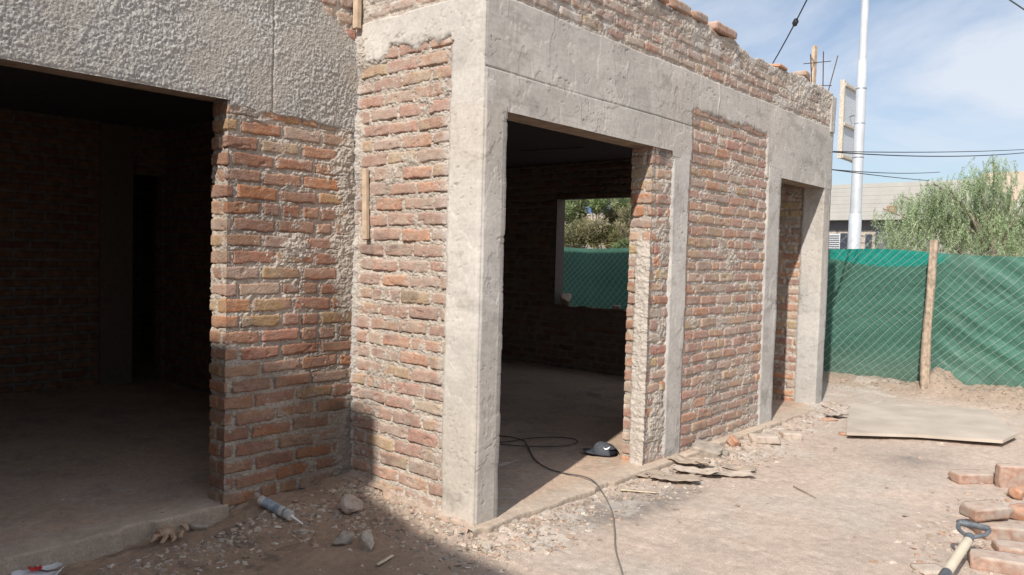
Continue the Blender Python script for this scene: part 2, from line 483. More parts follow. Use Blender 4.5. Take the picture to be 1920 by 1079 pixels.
strip_col('column', 4.885, 5.135, 2.34, 121, boxes=[(4.9, 5.12, 2.85, 2.985, -.1, 2.35)])
strip_col('column', 6.535, 6.81, 2.34, 131, [(6.505, YR), (6.81, YR), (6.81, 2.99)], right_wrap=True, boxes=[(6.55, 6.795, 2.845, 2.985, -.1, 2.3)])


# end column
def f_endcol(U, X, Y, V):
    H, C = concrete(U, V, 141, (.47, .445, .41), 1.1, warm=.5)
    d = np.where(X < 7.94, 3.035 - Y, 1.)
    H = ragged_edge(H, d, 142, U, V, .012, 8, .012)
    return H, C, None


hp(panel('column', [(7.93, 3.07), (7.93, 2.82), (8.10, 2.82), (8.10, 3.10)], -.03, 2.32, [.006, .006, .02], f_endcol, house, resz=.008,
         boxes=[(7.945, 8.085, 2.84, 3.08, -.1, 3.2)], box_mat=M_CONC))


# 7 doorway pier
def f_pier(U, X, Y, V):
    jam = X < 4.625
    cov = np.where(jam, .95 * ss(1.75, 1.45, V + .1 * (fbm(V * 3, U * 3, 2, 151) - .5)) * ss(2.945, 2.915, Y), .5 * ss(.55, .70, fbm(U * 5, V * 4, 3, 152)) + .45 * ss(.7, .1, V) + .35 * ss(4.74, 4.82, X) * (V > 1.7))
    H, C = bricks(U, V, 8, cover=np.clip(cov, 0, 1), film=.30, voff=.0, uoff=.13)
    sm = np.where(jam, cov, 0)
    H = H + sm * .006
    C = mix(C, np.array([.56, .50, .44]), sm * .8)
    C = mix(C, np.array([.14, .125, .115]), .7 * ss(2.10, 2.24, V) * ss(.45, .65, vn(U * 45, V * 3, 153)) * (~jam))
    return H, C, None


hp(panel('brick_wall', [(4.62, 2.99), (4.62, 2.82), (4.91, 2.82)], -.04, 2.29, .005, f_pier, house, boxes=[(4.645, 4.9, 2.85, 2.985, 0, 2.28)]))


# 8 long brick panel
def f_rp(U, X, Y, V):
    cov = .30 * ss(.55, .75, fbm(U * 3, V * 3, 3, 161)) + .4 * ss(.12, .02, V)
    H, C = bricks(U, V, 13, cover=np.clip(cov, 0, 1), film=.24, voff=.02, uoff=.03, tone=(.40, .275, .22, .38))
    return H, C, None


hp(panel('brick_wall', [(5.10, 2.82), (6.57, 2.82)], -.05, 2.69, .0055, f_rp, house, boxes=[(5.1, 6.57, 2.85, 2.985, 0, 2.85)]))


# 9 end wall seen from inside, with the window opening
WY0, WY1, WZ0, WZ1 = 4.75, 6.27, .87, 2.25


def f_end(U, X, Y, V):
    H, C = bricks(U, V, 17, cover=.1, film=.30, uoff=.02)
    low = WZ0 + .03 * (vn(Y * 12, Y * 0, 4) - .5)
    keep = ~((Y > WY0) & (Y < WY1) & (V > low) & (V < WZ1))
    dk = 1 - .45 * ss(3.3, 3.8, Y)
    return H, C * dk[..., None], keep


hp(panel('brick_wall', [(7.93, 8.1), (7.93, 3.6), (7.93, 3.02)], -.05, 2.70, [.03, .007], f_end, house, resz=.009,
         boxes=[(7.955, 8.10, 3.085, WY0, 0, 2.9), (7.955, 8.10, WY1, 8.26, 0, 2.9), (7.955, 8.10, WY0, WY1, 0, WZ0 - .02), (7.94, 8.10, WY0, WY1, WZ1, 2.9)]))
M_JAMB = simple('window_jamb_plaster', (.17, .135, .12), rough=.9, spec=.1, var=.15)


def boxobj(name, b, mat, parent=None, bev=.0, world=False):
    v, q = box_arrays(b)
    me = raw_mesh(name, v, q, None, (mat,), None, False)
    o = link(name, me, parent)
    if bev:
        md = o.modifiers.new('bevel', 'BEVEL'); md.width = bev; md.segments = 2
    return hp(o) if parent is house else o


boxobj('window_jamb', (7.925, 8.098, WY1 - .012, WY1 - .003, WZ0 - .02, WZ1 - .002), M_JAMB, house)


# 10 parapet of old bricks over the beam
def par_top(U, X, Y):
    t = 3.215 + .022 * (vn(U * 5, U * 0, 171) - .5) * 2 + .02 * (vn(U * 1.3, U * 0, 172) - .5)
    t = t + .045 * ss(5.95, 5.80, X)
    t = t + .03 * ss(6.6, 7.2, X) - .02 * ss(7.75, 7.95, X)
    return t


def f_par(U, X, Y, V):
    cov = .55 * ss(.5, .7, fbm(U * 4, V * 5, 3, 173)) + .45 * ss(3.10, 3.2, V) + .35 * ss(6.2, 7.6, X)
    H, C = bricks(U, V, 19, cover=np.clip(cov, 0, 1), film=.40, voff=.01, pitch=.235, course=.083, tone=(.33, .25, .215, .5))
    H = H + .012 * (fbm(U * 3, V * 8, 3, 174) - .3)
    lime = ss(.62, .70, fbm(U * 6, V * 9, 3, 175)); C = mix(C, np.array([.58, .55, .51]), lime * .6)
    drk = ss(.60, .72, fbm(U * 7, V * 12, 4, 176)) * ss(3.02, 3.15, V); C = mix(C, np.array([.15, .135, .12]), drk * .7)
    # deep shadow gap under the first course
    return H, C, None


hp(panel('parapet', [(2.92, 3.95), (2.92, 2.82), (8.03, 2.82), (8.03, 3.1)], 2.85, 3.38, [.007, .0058, .02], f_par, house, resz=.006, top=par_top,
         boxes=[(2.96, 8.0, 2.86, 2.985, 2.9, 3.19), (2.96, 3.08, 2.86, 3.95, 2.9, 3.19)]))


# short cast upstand at the far end of the parapet
def f_up(U, X, Y, V):
    H, C = concrete(U, V, 181, (.45, .42, .38), 1.6)
    H = H + .008 * (fbm(U * 12, V * 6, 3, 182) - .5)
    return H, C, None


hp(panel('column', [(7.99, 2.98), (7.99, 2.80), (8.10, 2.80), (8.10, 3.1)], 2.84, 3.25, .008, f_up, house, top=lambda U, X, Y: U * 0 + 3.19 + .03 * vn(U * 20, U * 0, 3),
         boxes=[(8.0, 8.09, 2.83, 3.0, 2.9, 3.17)], box_mat=M_CONC))

boxobj('parapet', (7.95, 8.09, 3.5, 8.28, 2.88, 3.31), brick_tex_mat('parapet_brick', (.36, .20, .14), (.42, .28, .2), (.42, .38, .33)), house)  # unseen end-wall run, added to shade the netting seen through the window

# 11 roof, inner walls, the rest of the shell
boxobj('roof_slab', (-1.78, 8.07, 4.068, 8.28, 2.72, 2.88), M_CEIL, house)
boxobj('roof_slab', (3.09, 8.07, 2.99, 4.066, 2.72, 2.88), M_CEIL, house)
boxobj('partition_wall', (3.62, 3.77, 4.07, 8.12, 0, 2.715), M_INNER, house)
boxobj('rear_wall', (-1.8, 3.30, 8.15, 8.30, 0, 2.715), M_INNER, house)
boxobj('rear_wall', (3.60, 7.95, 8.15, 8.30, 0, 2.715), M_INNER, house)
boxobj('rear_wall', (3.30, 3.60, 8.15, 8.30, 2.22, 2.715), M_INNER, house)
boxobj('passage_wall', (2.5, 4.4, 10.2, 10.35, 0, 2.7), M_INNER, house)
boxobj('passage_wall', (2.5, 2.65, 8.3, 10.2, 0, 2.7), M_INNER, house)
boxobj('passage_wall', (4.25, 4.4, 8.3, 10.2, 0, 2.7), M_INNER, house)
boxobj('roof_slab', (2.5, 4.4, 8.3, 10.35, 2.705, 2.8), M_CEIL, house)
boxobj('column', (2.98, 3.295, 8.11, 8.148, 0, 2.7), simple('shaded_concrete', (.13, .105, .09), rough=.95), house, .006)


# unseen wall added left of the camera, outline shaped to shade the inner corner
def shadow_wall():
    xo = -1.8; dz = .89 * (XC - xo); dy = -.30 * (XC - xo)
    prof = [(2.30, -.205), (2.83, -.185), (3.06, -.17), (3.30, -.10), (3.64, -.02), (3.66, .52), (3.92, .54), (4.16, .24), (5.4, .20)]
    pts = [(y + dy, z + dz) for y, z in prof]
    pts = [(-1.6, pts[0][1])] + pts
    V = []; Q = []
    for k, (y, z) in enumerate(pts):
        for x in (xo, xo - .18):
            V += [(x, y, 0), (x, y, z)]
    for k in range(len(pts) - 1):
        a = k * 4; b = a + 4
        Q += [(a, a + 1, b + 1, b), (a + 2, b + 2, b + 3, a + 3), (a + 1, a + 3, b + 3, b + 1), (a, b, b + 2, a + 2)]
    Q += [(0, 2, 3, 1)]; n = len(V) - 4; Q += [(n, n + 1, n + 3, n + 2)]
    me = raw_mesh('unseen_side_wall', V, Q, None, (brick_tex_mat('old_brick', (.36, .18, .12), (.42, .28, .17), (.42, .38, .33)),), None, False)
    return hp(link('unseen_side_wall', me, house))


shadow_wall()
boxobj('unseen_side_wall', (-1.97, -1.80, 4.14, 8.28, 0, 2.9), M_INNER, house)


# 12 floor slab, dusty
def f_floor(X, Y):
    z = .045 + .045 * ss(4.3, 3.0, X) * (Y > 3.5) + .010 * (fbm(X * 3, Y * 3, 4, 201) - .5) + .004 * (fbm(X * 30, Y * 30, 3, 202) - .5)
    C = np.array([.54, .395, .295]) * (.84 + .32 * fbm(X * 2.3, Y * 2.3, 4, 203))[..., None]
    C = mix(C, np.array([.36, .28, .22]), .5 * ss(.52, .7, fbm(X * 5, Y * 5, 4, 204)))
    C = mix(C, np.array([.55, .49, .42]), .4 * ss(.65, .75, fbm(X * 12, Y * 12, 3, 205)))
    return z, C


def flat_grid(name, xs, ys, fz, mat, parent=None, skirt=None, keep=None):
    X, Y = np.meshgrid(xs, ys); z, C = fz(X, Y)
    if skirt:
        z[0, :] -= skirt
    pos = np.stack([X, Y, z], -1).reshape(-1, 3); Q = grid_quads(*X.shape)
    if keep is not None:
        kf = keep(X, Y).ravel(); Q = Q[kf[Q].all(1)]
    me = raw_mesh(name, pos, Q, C.reshape(-1, 3), (mat,))
    return link(name, me, parent)


def slab(name, x0, x1, y0, y1, rx, ry, keep=None):
    """floor with a worn front edge dropping to the soil"""
    xs = np.arange(x0, x1, rx); n = len(xs)
    fr = [(-.014, -.16), (-.006, -.08), (-.003, -.04), (0, -.018), (.002, -.005), (.010, -.001)]
    ys = np.concatenate([[y0 + a for a, b in fr], np.arange(y0 + .03, y1, ry)])
    X, Y = np.meshgrid(xs, ys); z, C = f_floor(X, Y)
    wob = .022 * (fbm(X * 4, X * 0, 3, 206) - .5) * 2 + .010 * (fbm(X * 22, X * 0, 3, 216) - .5)
    k = ss(y0 + .12, y0, Y)
    Y = Y + (wob + .035 * ss(.60, .72, fbm(X * 6, X * 0, 3, 226)) + .006 * (vn(X * 60, Y * 60, 227) - .5)) * k
    for i, (a, b) in enumerate(fr): z[i] += b + .006 * (fbm(xs * 16, xs * 0 + i, 3, 207) - .5)
    ed = ss(y0 + .22, y0 + .10, Y)
    C = mix(C, np.array([.54, .45, .36]) * (.8 + .4 * fbm(X * 9, Y * 9, 3, 208))[..., None], ed * .7)
    C[:5] = mix(C[:5], np.array([.33, .265, .205]), np.full(C[:5].shape[:2], .7))
    me = raw_mesh(name, np.stack([X, Y, z], -1).reshape(-1, 3), (lambda Q: Q[keep(X, Y).ravel()[Q].all(1)] if keep else Q)(grid_quads(*X.shape)), C.reshape(-1, 3), (M_GROUND,))
    return hp(link(name, me, house))


slab('floor', 2.86, 8.16, 2.735, 4.0, .010, .012)
slab('floor', -1.7, 3.0, 3.885, 8.15, .014, .016, lambda X, Y: (X < 2.095) | (Y > 3.94))
flat_f = flat_grid('floor', np.arange(2.9, 8.0, .03), np.arange(3.97, 10.3, .03), lambda X, Y: (lambda z, C: (z - .002, C))(*f_floor(X, Y)), M_GROUND, house); hp(flat_f)


# ==================================================================== GROUND
def axis_pts(segs):
    out = [segs[0][0]]
    for a, b, r in segs:
        n = max(1, int(round((b - a) / r)))
        out += list(np.linspace(a, b, n + 1)[1:])
    return np.array(out)


def ground_z(X, Y):
    z = .030 * (fbm(X * .8, Y * .8, 4, 301) - .5) + .010 * (fbm(X * 5, Y * 5, 4, 302) - .5)
    near = ss(60, 12, np.hypot(X, Y))
    z = z + near * (.006 * (fbm(X * 38, Y * 38, 3, 303) - .5) - .006 * ss(.62, .8, fbm(X * 7, Y * 7, 3, 319)))
    # rubble skirt along the walls
    dR = np.where((X > 2.8) & (X < 8.2), 2.735 - Y, 9); dW = np.where((Y > 2.7) & (Y < 3.95), 2.92 - X, 9); d2 = np.where((X > -1) & (X < 2.95), 3.90 - Y, 9)
    d = np.minimum(np.minimum(np.where(dR > -.3, np.abs(dR), 9), np.where(dW > -.3, np.abs(dW), 9)), np.where(d2 > -.3, np.abs(d2), 9))
    rub = ss(.50, .03, d)
    z = z + rub * (.012 + .035 * (fbm(X * 9, Y * 9, 4, 304) - .35) + .020 * (fbm(X * 30, Y * 30, 3, 305) - .5))
    z = z - .02 * ss(2.2, .6, X) * ss(2.6, 3.7, Y)
    z = z + .075 * ss(3.35, 3.95, Y) * ss(1.95, 2.25, X) * (X < 2.95) + .04 * ss(2.55, 2.9, X) * (Y > 2.8) * (X < 2.96) + .02 * ss(2.45, 2.72, Y) * (X > 2.9)
    z = z + .03 * ss(6.8, 8.0, X)
    # spoil bank under the fence
    bk = np.exp(-((X - 9.98) / .33) ** 2)
    hgt = .09 + .20 * np.exp(-((Y - 2.12) / .16) ** 2) + .10 * np.exp(-((Y - 1.45) / .45) ** 2) + .05 * (fbm(Y * 3, X * 3, 3, 306) - .5)
    z = z + bk * hgt * (1 + .5 * (fbm(X * 12, Y * 12, 4, 307) - .5))
    z = z - .10 * ss(10.6, 12, X)
    z = z - .02
    inside = (X > 2.96) & (X < 8.05) & (Y > 2.86) | (X > -1.6) & (X < 8.05) & (Y > 3.98)
    z = np.where(inside & (Y < 10.2), -.12, z)
    return z


def f_ground(X, Y):
    z = ground_z(X, Y)
    C = np.array([.515, .412, .338]) * (.88 + .28 * fbm(X * .9, Y * .9, 4, 311))[..., None] * (.92 + .16 * fbm(X * 14, Y * 14, 3, 312))[..., None]
    C = mix(C, np.array([.50, .45, .39]), .45 * ss(.5, .7, fbm(X * 1.7, Y * 1.7, 3, 313)))
    dirt = ss(.58, .75, fbm(X * 4.2, Y * 4.2, 4, 314)); C = mix(C, np.array([.40, .325, .27]), dirt * .30)
    spot = ss(.80, .86, vn(X * 13, Y * 13, 318)); C = mix(C, np.array([.29, .245, .21]), spot * .18)
    wet = np.exp(-(((X - 3.75) / .35) ** 2 + ((Y - 2.52) / .13) ** 2)) + np.exp(-(((X - 4.25) / .42) ** 2 + ((Y - 2.42) / .12) ** 2)) * .8 + .5 * np.exp(-(((X - 6.6) / .35) ** 2 + ((Y - 1.55) / .22) ** 2))
    C = mix(C, np.array([.22, .195, .175]), np.clip(wet * (.45 + 1.3 * fbm(X * 9, Y * 9, 3, 315)), 0, .75))
    # inner corner shade put into the colour as darker, browner soil
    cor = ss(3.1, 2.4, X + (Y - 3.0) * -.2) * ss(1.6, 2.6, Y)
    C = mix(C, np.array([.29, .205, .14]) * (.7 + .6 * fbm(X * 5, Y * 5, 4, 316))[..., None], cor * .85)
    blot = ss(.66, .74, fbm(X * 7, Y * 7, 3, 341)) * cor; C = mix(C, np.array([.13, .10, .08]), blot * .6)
    C = mix(C, np.array([.36, .275, .21]), .85 * ss(9.3, 9.7, X))
    scuff = np.abs(fbm(X * 1.6 + Y * .6, Y * 6, 4, 331) - .5); C = C * (1 - .07 * np.exp(-(scuff / .02) ** 2))[..., None]
    far = ss(10.5, 14, X); C = mix(C, np.array([.36, .33, .29]), far)
    edge = np.where((np.abs(Y - 2.70) < .3) & (X > 3), 1., 0.) * ss(.5, .62, fbm(X * 8, Y * 8, 3, 317)); C = mix(C, np.array([.60, .56, .50]), edge * .4)
    return z, C


xs = axis_pts([(-90, -6, 6), (-6, 1.0, .5), (1.0, 5.6, .0135), (5.6, 9.2, .022), (9.2, 10.7, .03), (10.7, 26, .5), (26, 600, 14)])
ys = axis_pts([(-400, -12, 14), (-12, 0.2, .4), (.2, 4.1, .0135), (4.1, 9, .2), (9, 30, 1.0), (30, 500, 14)])
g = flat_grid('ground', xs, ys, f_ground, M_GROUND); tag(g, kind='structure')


def gz(x, y):
    return float(ground_z(np.array([x]), np.array([y]))[0])


def fz(x, y):
    return float(f_floor(np.array([x]), np.array([y]))[0][0])


# ==================================================================== SHAPE HELPERS FOR THE THINGS
def depth_of(p):
    return float((M3.T @ (np.array(p) - CAMP))[2])


def pxm(p, px):
    """length in metres that covers px photo pixels at point p"""
    return px * depth_of(p) / F


VR = Vector((M3[0][0], M3[1][0], 0)).normalized(); HEAD = math.atan2(VR.y, VR.x)


def bm_obj(name, bm, mat, parent=None, loc=(0, 0, 0), rot=(0, 0, 0), smooth=False):
    me = bpy.data.meshes.new(name); bm.normal_update(); bm.to_mesh(me); bm.free()
    for m in (mat if isinstance(mat, (list, tuple)) else [mat]): me.materials.append(m)
    if smooth:
        me.polygons.foreach_set('use_smooth', np.array([len(q.vertices) <= 4 for q in me.polygons], bool))
    return link(name, me, parent, loc, rot)


def rough_box(l, w, h, seed, amp=.0035, bev=.003, cuts=5, broken=0., skew=0.):
    """a worn block: fine grid, chipped corners, optionally one broken end"""
    bm = bmesh.new(); bmesh.ops.create_cube(bm, size=1)
    for v in bm.verts: v.co = Vector((v.co.x * l, v.co.y * w, v.co.z * h))
    bmesh.ops.bevel(bm, geom=bm.edges[:], offset=bev, segments=2, affect='EDGES')
    masonry = amp > .003; st = .013 if masonry else .03
    for ax in (0, 1, 2):
        s = (l, w, h)[ax]; n = max(1, min(26, int(s / st)))
        for k in range(1, n):
            co = [0, 0, 0]; no = [0, 0, 0]; co[ax] = -s / 2 + s * k / n; no[ax] = 1
            bmesh.ops.bisect_plane(bm, geom=bm.verts[:] + bm.edges[:] + bm.faces[:], plane_co=co, plane_no=no)
    rnd = random.Random(seed * 7 + 1); off = Vector((seed * 3.1, seed * 1.7, seed * .9)); planes = []
    if masonry:
        for _ in range(7):
            c = Vector((rnd.choice((-1, 1)) * l / 2, rnd.choice((-1, 1)) * w / 2 * rnd.choice((1, 1, rnd.random())), rnd.choice((-1, 1)) * h / 2))
            n = Vector((c.x / l * rnd.uniform(.3, 1.6), c.y / w * rnd.uniform(.5, 1.6), c.z / h * rnd.uniform(.5, 1.6))).normalized()
            planes.append((n, n.dot(c) - rnd.uniform(.006, .020)))
    for v in bm.verts:
        if broken and v.co.x > l * (.5 - broken):
            q = (v.co.x - l * (.5 - broken)) / (l * broken)
            v.co.x -= q * l * broken * (.45 + .9 * mnoise.noise(Vector((v.co.y * 18, v.co.z * 26, 0)) + off))
            v.co.z *= 1 - .25 * q; v.co.y *= 1 - .18 * q
        for n, d in planes:
            q = v.co.dot(n) - d
            if q > 0: v.co -= n * q * (1 + .3 * mnoise.noise(v.co * 60 + off))
        v.co += mnoise.noise_vector(v.co * 16 + off) * amp + mnoise.noise_vector(v.co * 90 + off) * amp * .5
    return bm


def rock(seed, sx, sy, sz, sub=3, amp=.28):
    bm = bmesh.new(); bmesh.ops.create_icosphere(bm, subdivisions=sub, radius=.5)
    off = Vector((seed * 5.3, seed * 2.1, seed))
    rnd = random.Random(seed)
    planes = [(Vector((rnd.uniform(-1, 1), rnd.uniform(-1, 1), rnd.uniform(-1, 1))).normalized(), rnd.uniform(.26, .38)) for _ in range(9)]
    for v in bm.verts:
        for n, d in planes:
            q = v.co.dot(n)
            if q > d: v.co -= n * (q - d)
        v.co += v.normal * (mnoise.fractal(v.co * 4 + off, 1, 2, 3) * amp * .22)
        v.co = Vector((v.co.x * sx * 1.25, v.co.y * sy * 1.25, v.co.z * sz * 1.25))
    return bm


def tube_mesh(pts, radii, seg=8, caps=True, jit=0., seed=0):
    bm = bmesh.new(); pts = [Vector(p) for p in pts]; rings = []
    if not isinstance(radii, (list, tuple)): radii = [radii] * len(pts)
    up = None
    for k, p in enumerate(pts):
        t = (pts[min(k + 1, len(pts) - 1)] - pts[max(k - 1, 0)]).normalized()
        if up is None:
            up = Vector((0, 0, 1)) if abs(t.z) < .9 else Vector((1, 0, 0))
        a = t.cross(up).normalized(); b = a.cross(t).normalized(); up = b
        ring = []
        for i in range(seg):
            an = 2 * math.pi * i / seg; r = radii[k]
            if jit: r *= 1 + jit * mnoise.noise(Vector((math.cos(an) * 1.6, math.sin(an) * 1.6, k * .35 + seed)))
            ring.append(bm.verts.new(p + (a * math.cos(an) + b * math.sin(an)) * r))
        rings.append(ring)
    for r0, r1 in zip(rings, rings[1:]):
        for i in range(seg):
            bm.faces.new((r0[i], r0[(i + 1) % seg], r1[(i + 1) % seg], r1[i]))
    if caps:
        bm.faces.new([bm.verts.new(v.co) for v in rings[0][::-1]]); bm.faces.new([bm.verts.new(v.co) for v in rings[-1]])
    return bm


def smooth_path(P, n=6):
    P = [Vector(p) for p in P]; out = []
    for k in range(len(P) - 1):
        p0 = P[max(k - 1, 0)]; p1 = P[k]; p2 = P[k + 1]; p3 = P[min(k + 2, len(P) - 1)]
        for i in range(n):
            t = i / n
            out.append(.5 * ((2 * p1) + (p2 - p0) * t + (2 * p0 - 5 * p1 + 4 * p2 - p3) * t * t + (3 * p1 - p0 - 3 * p2 + p3) * t ** 3))
    out.append(P[-1]); return out


def gnd(px, py, dz=0.0):
    """ground point seen at a photo pixel (soil)"""
    z = 0.
    for _ in range(4):
        p = at(px, py, 2, z); z = gz(p.x, p.y)
    return Vector((p.x, p.y, z + dz))


def loose_mat(name, c, c2, dust=(.53, .45, .38), amt=.5):
    m = simple(name, c, rough=.93, spec=.08, var=.3, scale=26, bump=.8, bscale=140, dist=.004)
    nt = m.node_tree; L = nt.links; b = nt.nodes['Principled BSDF']; src = b.inputs['Base Color'].links[0].from_socket
    tc = nd(nt, 'ShaderNodeTexCoord'); n = nd(nt, 'ShaderNodeTexNoise'); n.inputs['Scale'].default_value = 9; n.inputs['Detail'].default_value = 7; n.inputs['Roughness'].default_value = .65
    L.new(tc.outputs['Object'], n.inputs['Vector'])
    r1 = nd(nt, 'ShaderNodeMapRange'); r1.inputs[1].default_value = .44; r1.inputs[2].default_value = .58; L.new(n.outputs[0], r1.inputs[0])
    m1 = nd(nt, 'ShaderNodeMixRGB'); L.new(r1.outputs[0], m1.inputs[0]); L.new(src, m1.inputs[1]); m1.inputs[2].default_value = (*c2, 1)
    g = nd(nt, 'ShaderNodeNewGeometry'); sp = nd(nt, 'ShaderNodeSeparateXYZ'); L.new(g.outputs['Normal'], sp.inputs[0])
    n2 = nd(nt, 'ShaderNodeTexNoise'); n2.inputs['Scale'].default_value = 21; n2.inputs['Detail'].default_value = 6; L.new(tc.outputs['Object'], n2.inputs['Vector'])
    ad = nd(nt, 'ShaderNodeMath', operation='MULTIPLY_ADD'); L.new(sp.outputs[2], ad.inputs[0]); ad.inputs[1].default_value = .28; L.new(n2.outputs[0], ad.inputs[2])
    r2 = nd(nt, 'ShaderNodeMapRange'); r2.inputs[1].default_value = .40; r2.inputs[2].default_value = .82; r2.inputs[4].default_value = amt + .3; L.new(ad.outputs[0], r2.inputs[0])
    m2 = nd(nt, 'ShaderNodeMixRGB'); L.new(r2.outputs[0], m2.inputs[0]); L.new(m1.outputs[0], m2.inputs[1]); m2.inputs[2].default_value = (*dust, 1)
    L.new(m2.outputs[0], b.inputs['Base Color']); return m


BR_M = [loose_mat('loose_brick_rose', (.44, .27, .20), (.37, .26, .21)),
        loose_mat('loose_brick_orange', (.50, .23, .125), (.42, .25, .17), amt=.2),
        loose_mat('loose_brick_dusty', (.46, .36, .29), (.52, .44, .37), amt=.6),
        loose_mat('loose_brick_brown', (.40, .25, .18), (.33, .27, .23), amt=.4)]
M_LUMP = simple('mortar_lump', (.44, .38, .32), rough=.95, spec=.1, var=.25, scale=20, bump=.8, dist=.004)
M_LUMPD = simple('grey_lump', (.36, .31, .26), rough=.95, spec=.1, var=.25, scale=20, bump=.8, dist=.004)


def put_brick(px, py, lw, head, seed, mat, label, z=None, tilt=(0, 0), broken=0., group=None, cat='brick', name='loose_brick'):
    p = gnd(px, py) if z is None else at(px, py, 2, z)
    l, w_, h = lw
    zz = (gz(p.x, p.y) + h / 2 - .006) if z is None else z
    o = bm_obj(name, rough_box(l, w_, h, seed, broken=broken), mat, loc=(p.x, p.y, zz), rot=(tilt[0], tilt[1], HEAD + head), smooth=True)
    return tag(o, label, cat, group)


# ---------------------------------------------------------------- pile at the lower right
GP = 'loose bricks heaped at the right edge'
put_brick(1824, 903, (.30, .13, .075), .12, 1, BR_M[0], 'dusty rose brick lying flat, farthest left of the back row by the right edge', group=GP)
p = gnd(1905, 915); o = bm_obj('loose_brick', rough_box(.26, .07, .17, 2), BR_M[0], loc=(p.x, p.y, p.z + .075), rot=(.06, 0, HEAD - .10), smooth=True)
tag(o, 'brick standing up on its long edge at the right border of the picture', 'brick', GP)
p = gnd(1908, 935); o = bm_obj('loose_brick', rough_box(.10, .08, .07, 3, broken=.5), BR_M[1], loc=(p.x, p.y, p.z + .035), rot=(.2, .1, HEAD + .5), smooth=True)
tag(o, 'small bright orange brick fragment in front of the upright brick', 'brick', GP)
put_brick(1890, 1008, (.34, .17, .085), -.18, 4, BR_M[3], 'large brown brick lying under another brick, just right of the shovel grip', group=GP)
put_brick(1853, 957, (.27, .13, .07), .18, 5, BR_M[3], 'brown brick with a chipped grey side resting on the bricks behind the shovel grip', z=.105, broken=.2, tilt=(.05, -.05), group=GP)
put_brick(1930, 962, (.22, .12, .08), .3, 6, BR_M[1], 'orange brick at the right border behind the large brown one', z=.06, group=GP)
put_brick(1880, 1068, (.30, .14, .075), -.42, 7, BR_M[0], 'brick with a grey mortar face, nearest the bottom right corner', group=GP)
put_brick(1925, 1040, (.30, .15, .05), -.3, 8, BR_M[0], 'flat brick wedged between the large brown brick and the bottom right corner', group=GP)
put_brick(1742, 1071, (.14, .10, .025), .1, 9, BR_M[2], 'thin dusty brick flake beside the shovel shaft at the bottom edge', group=GP)
# chunks along the long wall
GC = 'broken bricks and mortar lumps along the wall foot'
put_brick(1328, 853, (.25, .17, .075), -.55, 10, M_LUMPD, 'wide dusty grey masonry block leaning at the foot of the slender column', tilt=(.15, .1), broken=.2, group=GC, cat='rubble block', name='masonry_block')
put_brick(1434, 829, (.24, .12, .065), .05, 11, BR_M[2], 'whole pale dusty brick lying flat below the second doorway column', group=GC)
put_brick(1482, 823, (.16, .12, .065), .02, 12, BR_M[2], 'half pale brick lying just right of the whole pale brick', group=GC)
put_brick(1378, 836, (.10, .08, .07), .5, 13, BR_M[1], 'orange brick half standing between the grey block and the whole pale brick', tilt=(.5, .3), broken=.4, group=GC)
put_brick(1358, 853, (.09, .07, .05), .9, 14, M_LUMPD, 'dark grey mortar lump right against the wide dusty block', broken=.4, group=GC, cat='rubble block', name='masonry_block')
put_brick(1583, 815, (.09, .05, .03), .1, 15, BR_M[1], 'small red brick chip at the near left corner of the board', broken=.4, group=GC)
put_brick(1557, 788, (.15, .06, .03), .2, 16, BR_M[1], 'flat red brick sliver left of the far corner of the board', broken=.3, group=GC)


def put_rock(px, py, s, seed, mat, label, grp=None, name='rubble_stone', cat='stone'):
    p = gnd(px, py)
    o = bm_obj(name, rock(seed, *s), mat, loc=(p.x, p.y, p.z + s[2] * .33), rot=(.2 * (seed % 3), .1, seed), smooth=False)
    for q in o.data.polygons: q.use_smooth = False
    return tag(o, label, cat, grp)


GS = 'stones lying in front of the inner corner'
put_rock(657, 948, (.115, .095, .115), 21, BR_M[2], 'reddish brown brick chunk standing nearest the inner corner', GS)
put_rock(643, 1018, (.105, .075, .07), 22, M_LUMPD, 'brown grey stone left of the angular pale stone at the bottom', GS)
put_rock(689, 1026, (.13, .085, .085), 23, M_LUMP, 'pale angular mortar stone, rightmost of the pair near the bottom', GS)
put_rock(372, 992, (.09, .06, .04), 24, M_LUMPD, 'small flat stone right of the dropped glove', GS)
put_rock(566, 1000, (.08, .05, .03), 25, M_LUMP, 'small oblong mortar piece under the nozzle of the sealant tube', GS)
put_rock(912, 1030, (.05, .045, .04), 26, M_LUMP, 'small pale stone below the foot of the corner column', GS)
put_rock(965, 981, (.035, .03, .025), 27, M_LUMP, 'small round pebble beside the threshold of the doorway', GS)


